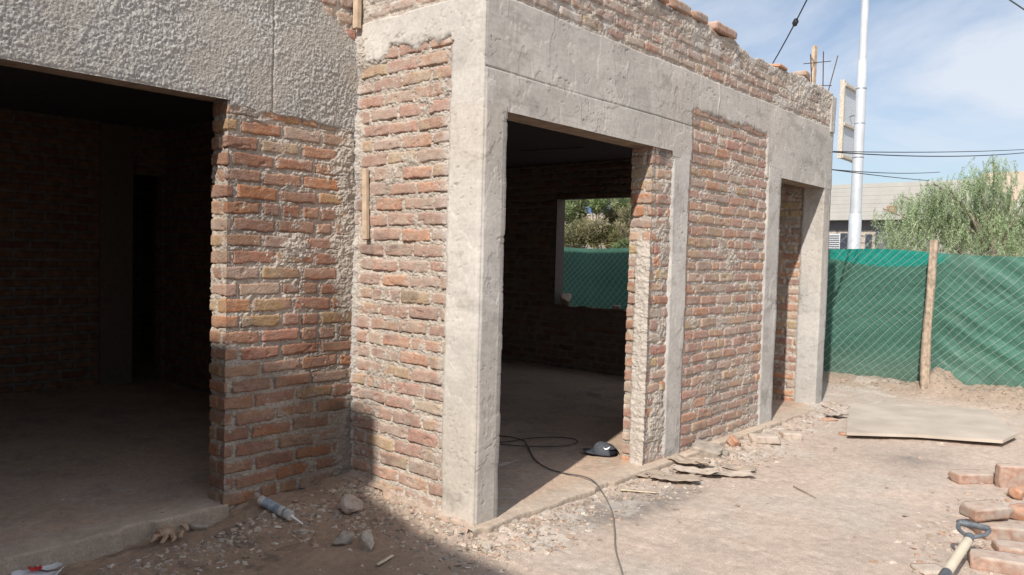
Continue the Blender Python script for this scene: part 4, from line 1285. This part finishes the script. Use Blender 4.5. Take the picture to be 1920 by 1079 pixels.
def chain_link():
    V = []; Q = []; r_ = .0017; p_ = .105; yA, yB = -2.4, 8.8; n = 0
    for sgn in (-1, 1):
        for c in np.arange(yA - 2.4, yB + 2.4, p_):
            pts = []
            for k in range(42):
                s = k * .05; z = s; y = c + sgn * s * .95
                zt = 1.72 + .22 * math.exp(-((y - 2.75) / .75) ** 2) + .06 * float(vn(np.array(y * 2), 0, 9))
                if y < yA or y > yB or z > zt: 
                    if pts: break
                    continue
                bul = .05 * math.sin(y * 1.7 + z) * z * .5
                yy = y + .020 * math.sin(z * 5 + y * 3) + .018 * math.sin(z * 9 + c * 2)
                pts.append((9.80 + bul * .6 + .003 * sgn, yy, z * .985 + .012 * math.sin(y * 4.3) - .02))
            if len(pts) < 3: continue
            P = np.array(pts); m = len(P)
            for off in ((-r_, -r_), (-r_, r_), (r_, 0)):
                V.append(P + np.array([off[0], off[1] * .7, off[1]]))
            for a_, b_ in ((0, 1), (1, 2), (2, 0)):
                i = np.arange(m - 1)
                Q.append(np.stack([n + a_ * m + i, n + b_ * m + i, n + b_ * m + i + 1, n + a_ * m + i + 1], 1))
            n += 3 * m
    me = raw_mesh('chain_link_mesh', np.concatenate(V), np.concatenate(Q), None, (M_LINK,))
    return me


o = link('chain_link_mesh', chain_link(), fence); o.matrix_parent_inverse = FI


def post(x, y, h, seed, rad=.052):
    pts = [Vector((x + .012 * math.sin(k * .35 + seed), y + .010 * math.sin(k * .4 + seed * 2), -.1 + (h + .1) * k / 12)) for k in range(13)]
    bm = tube_mesh(pts, [rad * (1.05 - .02 * k) for k in range(13)], 14, True, .35, seed)
    # the split that runs down the log
    for v in bm.verts:
        k = (v.co.y - y) ; 
        if v.co.x < x - rad * .5 and abs(k + .006 * math.sin(v.co.z * 6)) < rad * .22: v.co.x += rad * .75
    return bm


for (x, y, h, sd0) in ((9.70, 2.205, 1.80, 3), (9.74, 5.05, 1.78, 5), (9.74, 7.95, 1.78, 6), (9.74, -.7, 1.8, 7)):
    o = bm_obj('fence_post', post(x, y, h, sd0), M_POST, fence, smooth=True); o.matrix_parent_inverse = FI

# ==================================================================== STREET POLE AND SIGN
M_RING = simple('pole_ring', (.45, .47, .5), rough=.4, metal=.7)
pb = at(1601, 468, 0, 12.3); ptop = at(1618, 0, 0, 12.3)
pole = empty('street_pole', (pb.x, pb.y, 0)); tag(pole, 'tall silver stepped steel pole behind the fence', 'street pole')
PX, PY = pb.x, pb.y


def zat(py, px=1605): return at(px, py, 0, PX).z


m1 = lambda px: pxm((PX, PY, 2), px) / 2
bm_obj('pole_base', tube_mesh([(0, 0, -.1), (0, 0, zat(405)), (0, 0, zat(400))], [m1(23), m1(22.5), m1(19)], 24), M_GALV, pole, smooth=True)
bm_obj('pole_shaft', tube_mesh([(0, 0, zat(400)), (0, 0, zat(240)), (0, 0, zat(118)), (0, 0, zat(114))], [m1(20), m1(18.5), m1(17.2), m1(14)], 24), M_GALV, pole, smooth=True)
bm_obj('pole_shaft', tube_mesh([(0, 0, zat(114)), (0, 0, 7.2), (0, 0, 8.4)], [m1(14.2), m1(12), m1(10)], 24), M_GALV, pole, smooth=True)
for q in (296, 233, 168): bm_obj('band', tube_mesh([(0, 0, zat(q) - .008), (0, 0, zat(q) + .008)], m1(20.5 if q > 250 else 19), 20), M_RING, pole, smooth=True)
bm_obj('lamp_arm', tube_mesh(smooth_path([(0, 0, 8.35), (.3, -.1, 8.7), (1.2, -.4, 8.9)], 6), .03, 10), M_GALV, pole, smooth=True)
bm_obj('lamp_head', rough_box(.6, .24, .10, 3, amp=.001, bev=.03), M_GALV, pole, (1.45, -.48, 8.9), (0, 0, -.3))

sa_ = at(1577, 222, 0, 12.75); sb_ = at(1604, 222, 0, 13.45); sc_ = (sa_ + sb_) / 2
ztop = at(1577, 150, 0, 12.75).z; zbot = at(1577, 297, 0, 12.75).z
vec = sb_ - sa_; vec.z = 0; W_ = vec.length; hd = math.atan2(vec.y, vec.x)
sign = empty('sign_board', (sc_.x, sc_.y, (ztop + zbot) / 2), (0, 0, hd)); tag(sign, 'narrow white board on a wooden frame seen from its back beside the silver pole', 'sign')
Hs = ztop - zbot
M_SB = simple('board_white', (.62, .65, .68), rough=.7); M_SF = simple('frame_timber', (.60, .53, .44), rough=.8, var=.2)
bm_obj('panel', rough_box(W_, .012, Hs, 1, amp=.0005, bev=.001), M_SB, sign)
bm_obj('frame', rough_box(.05, .07, Hs, 2, amp=.001, bev=.003), M_SF, sign, (-W_ / 2 + .02, .0, 0))
bm_obj('frame', rough_box(.05, .07, Hs, 3, amp=.001, bev=.003), M_SF, sign, (W_ / 2 - .02, .0, 0))
for q in (.44, -.06, -.47): bm_obj('cross_bar', rough_box(W_ - .06, .045, .05, 4, amp=.001, bev=.003), M_SF, sign, (0, .02 if True else 0, Hs * q))
for q in (.44, -.06, -.47): bm_obj('cross_bar', rough_box(W_ - .06, .045, .05, 4, amp=.001, bev=.003), M_SF, sign, (0, -.028, Hs * q))
bm_obj('bracket', tube_mesh([(W_ / 2 - .3, 0, .1), (W_ / 2 - .42, -.16, .1)], .015, 8), M_RING, sign)


# ==================================================================== OVERHEAD CABLES
def wire(A, B, sag, r_, label, n=22, cat='cable'):
    pts = [A.lerp(B, k / n) - Vector((0, 0, sag * 4 * (k / n) * (1 - k / n))) for k in range(n + 1)]
    return tag(bm_obj('overhead_cable', tube_mesh(pts, r_, 6), M_WIRE, smooth=True), label, cat)


e1 = at(1556, 285, 1, 2.86)
wire(e1, at(2050, 268, 0, 16), .12, .0065, 'upper dark cable running right from the end of the house across the sky')
wire(e1 + Vector((0, 0, .004)), at(2050, 270, 0, 18), .06, .0055, 'second cable close under the upper one, running right from the end of the house')
e2 = at(1556, 318, 1, 2.86)
wire(e2, at(1762, 323, 0, 14.5), .03, .0055, 'lower flat cable from the end of the house to the top of the tree')
wire(e2, at(1742, 339, 0, 14.5), .01, .0055, 'lowest cable slanting down from the end of the house into the tree')
tw = at(1450, 118, 1, 3.4); tw2 = at(1540, -60, 1, 1.9)
tw = at(1440, 134, 0, 8.6); tw2 = at(1535, -45, 0, 7.0)
cc = wire(tw, tw2, .03, .007, 'cable rising steeply from behind the parapet to the top edge, with a splice box')
mid = at(1497, 36, 0, 7.65); fr_ = (mid - tw).length / (tw2 - tw).length; mid = tw.lerp(tw2, fr_) - Vector((0, 0, .03 * 4 * fr_ * (1 - fr_)))
sp = bar_between('splice_box', mid - (tw2 - tw).normalized() * .045, mid + (tw2 - tw).normalized() * .045, .045, .035, M_WIRE, (1, 0, 0), cc)
wire(at(1875, -12, 0, 12), at(1960, 45, 0, 12), .0, .010, 'short piece of cable crossing the top right corner of the sky')

# ==================================================================== BACKGROUND
M_BEIGE = surf_mat('painted_boards', False, (.47, .45, .41), .06, 3, .1, 60, .8, .2)
M_DARKB = simple('dark_band', (.16, .155, .16), rough=.9)
M_GLASSD = simple('dark_window', (.05, .06, .08), rough=.2, spec=.6)
M_SHUT = simple('white_shutter', (.62, .64, .66), rough=.7)
M_STONE = brick_tex_mat('pale_stone', (.50, .43, .35), (.42, .37, .32), (.30, .27, .24), bw=.55, rh=.19, ms=.025)
M_STONE2 = brick_tex_mat('pale_block', (.56, .47, .38), (.48, .40, .33), (.33, .29, .26), bw=.42, rh=.16, ms=.03)
M_PINK = surf_mat('peach_plaster', False, (.55, .45, .36), .12, 3, .4, 50, .9, .1)
BX = 22.


def wbox(name, y0, y1, z0, z1, x0, x1, mat, parent, bev=0):
    return boxobj(name, (x0, x1, min(y0, y1), max(y0, y1), z0, z1), mat, parent)


def yz(px, py, X_=BX):
    p_ = at(px, py, 0, X_); return p_.y, p_.z


bl = empty('street_house', (0, 0, 0)); tag(bl, 'low house with a long beige boarded upper band and stone wall behind the fence', 'house')
y0, zt_ = yz(1545, 350); y1, zb_ = yz(1812, 412); _, zd = yz(1600, 432)
wbox('wall', y1, 9., -.3, zd, BX, BX + 6, M_STONE, bl)
wbox('dark_band', y1 - .01, 9.01, zd + .002, zb_ - .002, BX - .03, BX + 6, M_DARKB, bl)
zz = zb_; k = 0
while zz < zt_ - .01:
    hh = (zt_ - zb_) / 9
    wbox('fascia_board', y1 - .2, 9.2, zz, zz + hh - .002, BX - .35 + .004 * (k % 2), BX + 6.2, M_BEIGE, bl); zz += hh; k += 1
for (a_, b_, c_, d_, mt, nm) in ((1550, 1576, 439, 480, M_SHUT, 'window_shutter'), (1577, 1588, 438, 480, M_GLASSD, 'window'), (1624, 1634, 440, 478, M_GLASSD, 'window'), (1643, 1696, 433, 490, M_GLASSD, 'door'), (1650, 1692, 436, 490, M_DARKB, 'door_panel')):
    ya, za = yz(a_, c_); yb, zb2 = yz(b_, d_)
    wbox(nm, ya, yb, zb2, za, BX - .05 - (.02 if nm == 'door_panel' else 0), BX - .004, mt, bl)
for k in range(9):
    ya, za = yz(1551, 441 + k * 4); yb, _z = yz(1575, 441 + k * 4); wbox('shutter_slat', ya, yb, za - .03, za - .012, BX - .07, BX - .052, M_DARKB, bl)
ya, za = yz(1663, 386, BX - .4); yb, zb2 = yz(1680, 398, BX - .4)
wbox('brick_patch', ya, yb, zb2, za, BX - .40, BX - .352, brick_tex_mat('red_brick', (.50, .20, .12), (.42, .15, .09), (.40, .33, .28), bw=.16, rh=.06, ms=.012), bl)
M_ROOF = surf_mat('pale_roof_sheet', False, (.60, .56, .50), .06, 3, .1, 40, .8, .2)
br_ = empty('peach_house', (0, 0, 0)); tag(br_, 'peach coloured taller house at the right edge behind the tree', 'house')
X2 = 26.
ya, za = yz(1838, 322, X2); yb, zb2 = yz(2150, 480, X2)
wbox('wall', yb, ya, -.3, za - .9, X2, X2 + 7, M_PINK, br_)
wbox('upper_wall', yb - 0, ya, za - .88, za, X2 + .4, X2 + 7, M_PINK, br_)
yr, zr = yz(1895, 372, X2); yr2, zr2 = yz(2100, 405, X2)
bm = bmesh.new(); P = [(X2 - .5, yr, zr2), (X2 - .5, yr2, zr2), (X2 + .6, yr2, zr + .5), (X2 + .6, yr - .4, zr + .5)]
t = [bm.verts.new(q) for q in P]; bb = [bm.verts.new((q[0], q[1], q[2] - .15)) for q in P]
bm.faces.new(t); bm.faces.new(bb[::-1])
for i in range(4): bm.faces.new((t[i], bb[i], bb[(i + 1) % 4], t[(i + 1) % 4]))
bmesh.ops.recalc_face_normals(bm, faces=bm.faces[:]); bm_obj('porch_roof', bm, M_ROOF, br_)


def fwall():
    bx = empty('garden_wall', (18.5, 0, 0)); tag(bx, 'pale openwork block wall along the street below the tree', 'wall')
    ya, za = yz(1700, 436, 18.5); yb, _ = yz(2100, 436, 18.5)
    me = boxobj('wall', (18.5, 18.7, yb, ya, -.3, za - .45), M_STONE2, None); me.parent = bx; me.matrix_parent_inverse = Matrix.Translation((-18.5, 0, 0))
    V = []; Q = []; n = 0; y = yb; rnd = random.Random(4)
    rowh = .14
    for j in range(4):
        y = yb + (j % 2) * .17
        while y < ya:
            v, q = box_arrays((18.52, 18.68, y, y + .24, za - .45 + j * rowh, za - .45 + j * rowh + .085)); V.append(v + rnd.uniform(-.008, .008)); Q.append(q + n); n += 8
            v, q = box_arrays((18.53, 18.67, y + .05, y + .13, za - .365 + j * rowh, za - .365 + j * rowh + .055)); V.append(v); Q.append(q + n); n += 8
            y += .34
    m = link('openwork', raw_mesh('openwork', np.concatenate(V), np.concatenate(Q), None, (M_BEIGE,), None, False), bx); m.matrix_parent_inverse = Matrix.Translation((-18.5, 0, 0))


fwall()


# ---------------------------------------------------------------- foliage
def leaf_mat(name, c1, c2, tl=.35):
    m = bpy.data.materials.new(name); m.use_nodes = True; nt = m.node_tree; b = nt.nodes['Principled BSDF']; L = nt.links
    a = nd(nt, 'ShaderNodeAttribute'); a.attribute_name = 'Col'; L.new(a.outputs['Color'], b.inputs['Base Color'])
    b.inputs['Roughness'].default_value = .6; b.inputs['Specular IOR Level'].default_value = .25
    t = nd(nt, 'ShaderNodeBsdfTranslucent'); L.new(a.outputs['Color'], t.inputs[0])
    ms = nd(nt, 'ShaderNodeMixShader'); ms.inputs[0].default_value = tl
    L.new(b.outputs[0], ms.inputs[1]); L.new(t.outputs[0], ms.inputs[2]); L.new(ms.outputs[0], nt.nodes['Material Output'].inputs[0])
    return m


M_LEAF = leaf_mat('leaves', 0, 0)


def leaf_quads(P, D, ln, wd, C, name, parent=None):
    """P (n,3) base, D (n,3) direction"""
    n = len(P); rs = np.random.RandomState(n)
    D = D / np.linalg.norm(D, axis=1)[:, None]; R_ = rs.normal(size=(n, 3)); S = np.cross(D, R_); S /= np.linalg.norm(S, axis=1)[:, None] + 1e-9
    ln = np.asarray(ln)[:, None]; wd = np.asarray(wd)[:, None]
    V = np.stack([P, P + D * ln * .5 + S * wd, P + D * ln, P + D * ln * .5 - S * wd], 1).reshape(-1, 3)
    Q = np.arange(4 * n).reshape(n, 4)
    return link(name, raw_mesh(name, V, Q, np.repeat(C, 4, 0), (M_LEAF,), None, True), parent)


def pepper_tree():
    rs = np.random.RandomState(12); X0 = 15.5
    root = empty('pepper_tree', (X0, at(1868, 470, 0, X0).y, 0)); tag(root, 'feathery light green weeping tree behind the green fence', 'tree')
    inv = Matrix.Translation(-root.location)
    lobes = [(1862, 312, 38, 26), (1830, 342, 45, 40), (1880, 380, 55, 55), (1915, 425, 45, 40), (1770, 355, 34, 30), (1790, 395, 48, 45), (1850, 430, 60, 40), (1740, 390, 42, 38),
             (1700, 410, 38, 34), (1665, 425, 24, 22), (1720, 440, 45, 28), (1940, 360, 30, 30), (1690, 372, 20, 16), (1960, 420, 50, 50), (1800, 445, 45, 25), (1905, 452, 45, 25), (1655, 395, 16, 12), (1750, 350, 26, 20), (1720, 372, 26, 18), (1680, 445, 36, 20)]
    trunk = smooth_path([(X0, root.location.y, -.3), (X0 + .03, root.location.y + .02, 1.0), (X0, root.location.y + .05, 1.9), (X0 + .1, root.location.y + .15, 2.6)], 5)
    bmt = tube_mesh(trunk, [.13 - .004 * k for k in range(len(trunk))], 10, True, .2)
    o = bm_obj('trunk', bmt, M_TRUNK, root, smooth=True); o.matrix_parent_inverse = inv
    P = []; D = []; C = []
    for k, (px, py, rx, ry) in enumerate(lobes):
        dX = rs.uniform(-.5, .5); c = at(px, py, 0, X0 + dX); r1 = pxm(c, rx); r2 = pxm(c, ry)
        s0 = Vector((X0, root.location.y + .03, 1.2 + rs.uniform(0, .9)))
        br = smooth_path([s0, s0.lerp(c, .45) + Vector((0, 0, .25)), c + Vector((0, 0, r2 * .3))], 5)
        o = bm_obj('limb', tube_mesh(br, [.030 * (1 - .75 * i / len(br)) for i in range(len(br))], 6), M_TRUNK, root, smooth=True); o.matrix_parent_inverse = inv
        ns = int(800 * r1 * r2)
        for _ in range(ns):
            d = rs.normal(size=3); d /= np.linalg.norm(d); rr = rs.rand() ** .45
            st = np.array(c) + d * np.array([r1 * 1.1, r1, r2]) * rr
            if rs.rand() < .12: st = st + d * .12
            L_ = rs.uniform(.22, .65) * (.5 + r2); sway = rs.normal(size=2) * .12; m = int(L_ / .022)
            tone = rs.uniform(.7, 1.25) * (.75 + .4 * rr) ; hue = rs.rand()
            colr = np.array([.31, .40, .21]) * (1 - hue) + np.array([.43, .50, .31]) * hue
            for i in range(m):
                q = i / m
                pp = st + np.array([sway[0] * q, sway[1] * q, -L_ * q + .05 * q * (1 - q)])
                for sgn in (-1, 1):
                    P.append(pp); D.append((rs.normal() * .5, sgn * .55 + rs.normal() * .3, -.9)); C.append(colr * tone * rs.uniform(.8, 1.2))
    P = np.array(P); n = len(P); print('pepper leaves', n)
    o = leaf_quads(P, np.array(D), rs.uniform(.03, .055, n), rs.uniform(.004, .008, n), np.array(C), 'crown', root); o.matrix_parent_inverse = inv


M_TRUNK = simple('bark', (.22, .18, .14), rough=.95, spec=.1, var=.3, bump=.8)
pepper_tree()


def shrub(px, py, rx, ry, X0, cols, seed, label, grp, n=5200, name='shrub', ln=(.05, .11), wd=(.006, .016), upw=.4):
    rs = np.random.RandomState(seed); c = at(px, py, 0, X0); r1 = pxm(c, rx); r2 = pxm(c, ry)
    root = empty(name, (c.x, c.y, 0)); tag(root, label, 'shrub', grp); inv = Matrix.Translation(-root.location)
    for k in range(5):
        e = Vector((c.x + rs.uniform(-.5, .5) * r1, c.y + rs.uniform(-.6, .6) * r1, c.z + rs.uniform(-.2, .7) * r2))
        o = bm_obj('stem', tube_mesh([(c.x + rs.uniform(-.08, .08), c.y + rs.uniform(-.08, .08), -.3), (c.x, c.y, c.z * .5), e], [.03, .02, .008], 6), M_TRUNK, root, smooth=True); o.matrix_parent_inverse = inv
    m = 26; cl = rs.normal(size=(m, 3)); cl /= np.linalg.norm(cl, axis=1)[:, None]; cl = cl * (rs.rand(m, 1) ** .4) * np.array([r1, r1, r2]) * .85
    rad = rs.uniform(.2, .45, m)
    idx = rs.randint(m, size=n); d = rs.normal(size=(n, 3)); d /= np.linalg.norm(d, axis=1)[:, None]
    P = np.array(c) + cl[idx] + d * (rad[idx] * (rs.rand(n) ** .5))[:, None] * min(r1, r2) * 1.1
    D = d + np.array([0, 0, upw]) + rs.normal(size=(n, 3)) * .3
    ct = np.array(cols)[rs.randint(len(cols), size=m)]
    C = ct[idx] * rs.uniform(.7, 1.3, (n, 1)) * (.75 + .5 * rs.rand(m))[idx][:, None]
    o = leaf_quads(P, D, rs.uniform(*ln, n), rs.uniform(*wd, n), C, 'crown', root); o.matrix_parent_inverse = inv


G1_ = [(.20, .26, .11), (.24, .29, .14), (.30, .32, .17)]; G2_ = [(.30, .27, .15), (.24, .23, .11), (.34, .30, .19), (.19, .20, .09)]
GG = 'shrubs seen through the inner window'
shrub(1070, 400, 32, 34, 13.2, G1_, 1, 'green bushy shrub at the upper left of the inner window view', GG)
shrub(1118, 378, 40, 26, 13.6, G1_, 2, 'green shrub top in the middle of the inner window view', GG)
shrub(1082, 445, 40, 34, 12.4, G2_, 3, 'dry yellowish scrub just above the netting at the left of the window view', GG)
shrub(1140, 440, 38, 30, 12.6, G2_, 4, 'straw coloured scrub just above the netting, middle of the window view', GG)
shrub(1180, 465, 34, 12, 11.6, G1_, 5, 'low dark green shrub at the lower right of the window view', GG, 2500)
shrub(1030, 440, 30, 50, 12.9, G1_ + G2_, 6, 'mixed green scrub half hidden by the left window jamb', GG)
shrub(1200, 420, 40, 40, 13.4, G2_, 7, 'pale scrub hidden mostly by the doorway pier', GG)
shrub(1180, 385, 30, 30, 14.6, G1_, 9, 'light green shrub at the upper right of the inner window view', GG, 4200)
shrub(1150, 410, 26, 18, 14.2, G2_, 8, 'sparse straw tuft below the pale wall line in the window view', GG, 2600)
# pale wall and blue sheet behind the scrub
ya, za = yz(960, 403, 16); yb, _ = yz(1260, 403, 16)
o = boxobj('boundary_wall', (16, 16.2, yb, ya, -.3, za), M_STONE2, None); tag(o, 'pale block wall behind the scrub in the inner window view', 'wall')
M_BLUE = simple('blue_sheet', (.09, .17, .34), rough=.6, var=.5, scale=4)
ya, za = yz(980, 250, 17.5); yb, zb2 = yz(1290, 395, 17.5)
bs = boxobj('blue_shed', (17.5, 20, yb, ya, -.3, za), M_BLUE, None); tag(bs, 'dark blue sheet metal shed behind the scrub in the inner window view', 'shed')

# distant town edge that closes the horizon
hz = boxobj('far_wall', (45, 46, -60, 70, -.5, 2.6), surf_mat('haze_wall', False, (.36, .35, .34), .2, .4, .1, 3, .9, .1), None); tag(hz, 'long low grey wall far behind the houses', 'wall')

# ==================================================================== LIGHT, SKY, CAMERA
SUN = Vector((-1, -.30, .89)).normalized()
elev = math.asin(SUN.z); rot = math.atan2(SUN.x, SUN.y)
w = bpy.data.worlds.new('World'); scene.world = w; w.use_nodes = True
nt = w.node_tree; L = nt.links; bg = nt.nodes['Background']
sky = nt.nodes.new('ShaderNodeTexSky'); sky.sky_type = 'NISHITA'; sky.sun_disc = False
sky.sun_elevation = elev; sky.sun_rotation = rot; sky.air_density = 1.0; sky.dust_density = 1.2; sky.ozone_density = 2.5
tc = nt.nodes.new('ShaderNodeTexCoord')
mp = nt.nodes.new('ShaderNodeMapping'); mp.inputs['Scale'].default_value = (1, 1.6, 4.2); mp.inputs['Rotation'].default_value = (.25, .35, .3)
L.new(tc.outputs['Generated'], mp.inputs['Vector'])
cn = nt.nodes.new('ShaderNodeTexNoise'); cn.inputs['Scale'].default_value = 1.7; cn.inputs['Detail'].default_value = 7; cn.inputs['Roughness'].default_value = .55; cn.inputs['Distortion'].default_value = .5
L.new(mp.outputs[0], cn.inputs['Vector'])
cr = nt.nodes.new('ShaderNodeMapRange'); cr.inputs[1].default_value = .36; cr.inputs[2].default_value = .60; cr.inputs[3].default_value = .10; cr.inputs[4].default_value = .88
L.new(cn.outputs[0], cr.inputs[0])
mx = nt.nodes.new('ShaderNodeMixRGB'); L.new(cr.outputs[0], mx.inputs[0]); L.new(sky.outputs[0], mx.inputs[1]); mx.inputs[2].default_value = (6.3, 6.7, 7.4, 1)
L.new(mx.outputs[0], bg.inputs[0]); bg.inputs[1].default_value = .128

sl = bpy.data.lights.new('Sun', 'SUN'); sl.energy = 4.75; sl.angle = math.radians(.8); sl.color = (1, .95, .88)
so = bpy.data.objects.new('Sun', sl); COL.objects.link(so); so.rotation_euler = SUN.to_track_quat('Z', 'Y').to_euler(); so.location = (-5, -3, 8)

cd = bpy.data.cameras.new('Camera'); cd.sensor_width = 36; cd.lens = F / 1920 * 36; cd.clip_start = .05; cd.clip_end = 2000
co = bpy.data.objects.new('Camera', cd); COL.objects.link(co)
Rm = Matrix([[M3[i][0], -M3[i][1], -M3[i][2]] for i in range(3)])
co.matrix_world = Matrix.Translation((0, 0, CH)) @ Rm.to_4x4()
scene.camera = co
scene.view_settings.view_transform = 'Standard'; scene.view_settings.look = 'None'; scene.view_settings.exposure = 0
scene.cycles.max_bounces = 8; scene.cycles.diffuse_bounces = 5; scene.cycles.transparent_max_bounces = 12
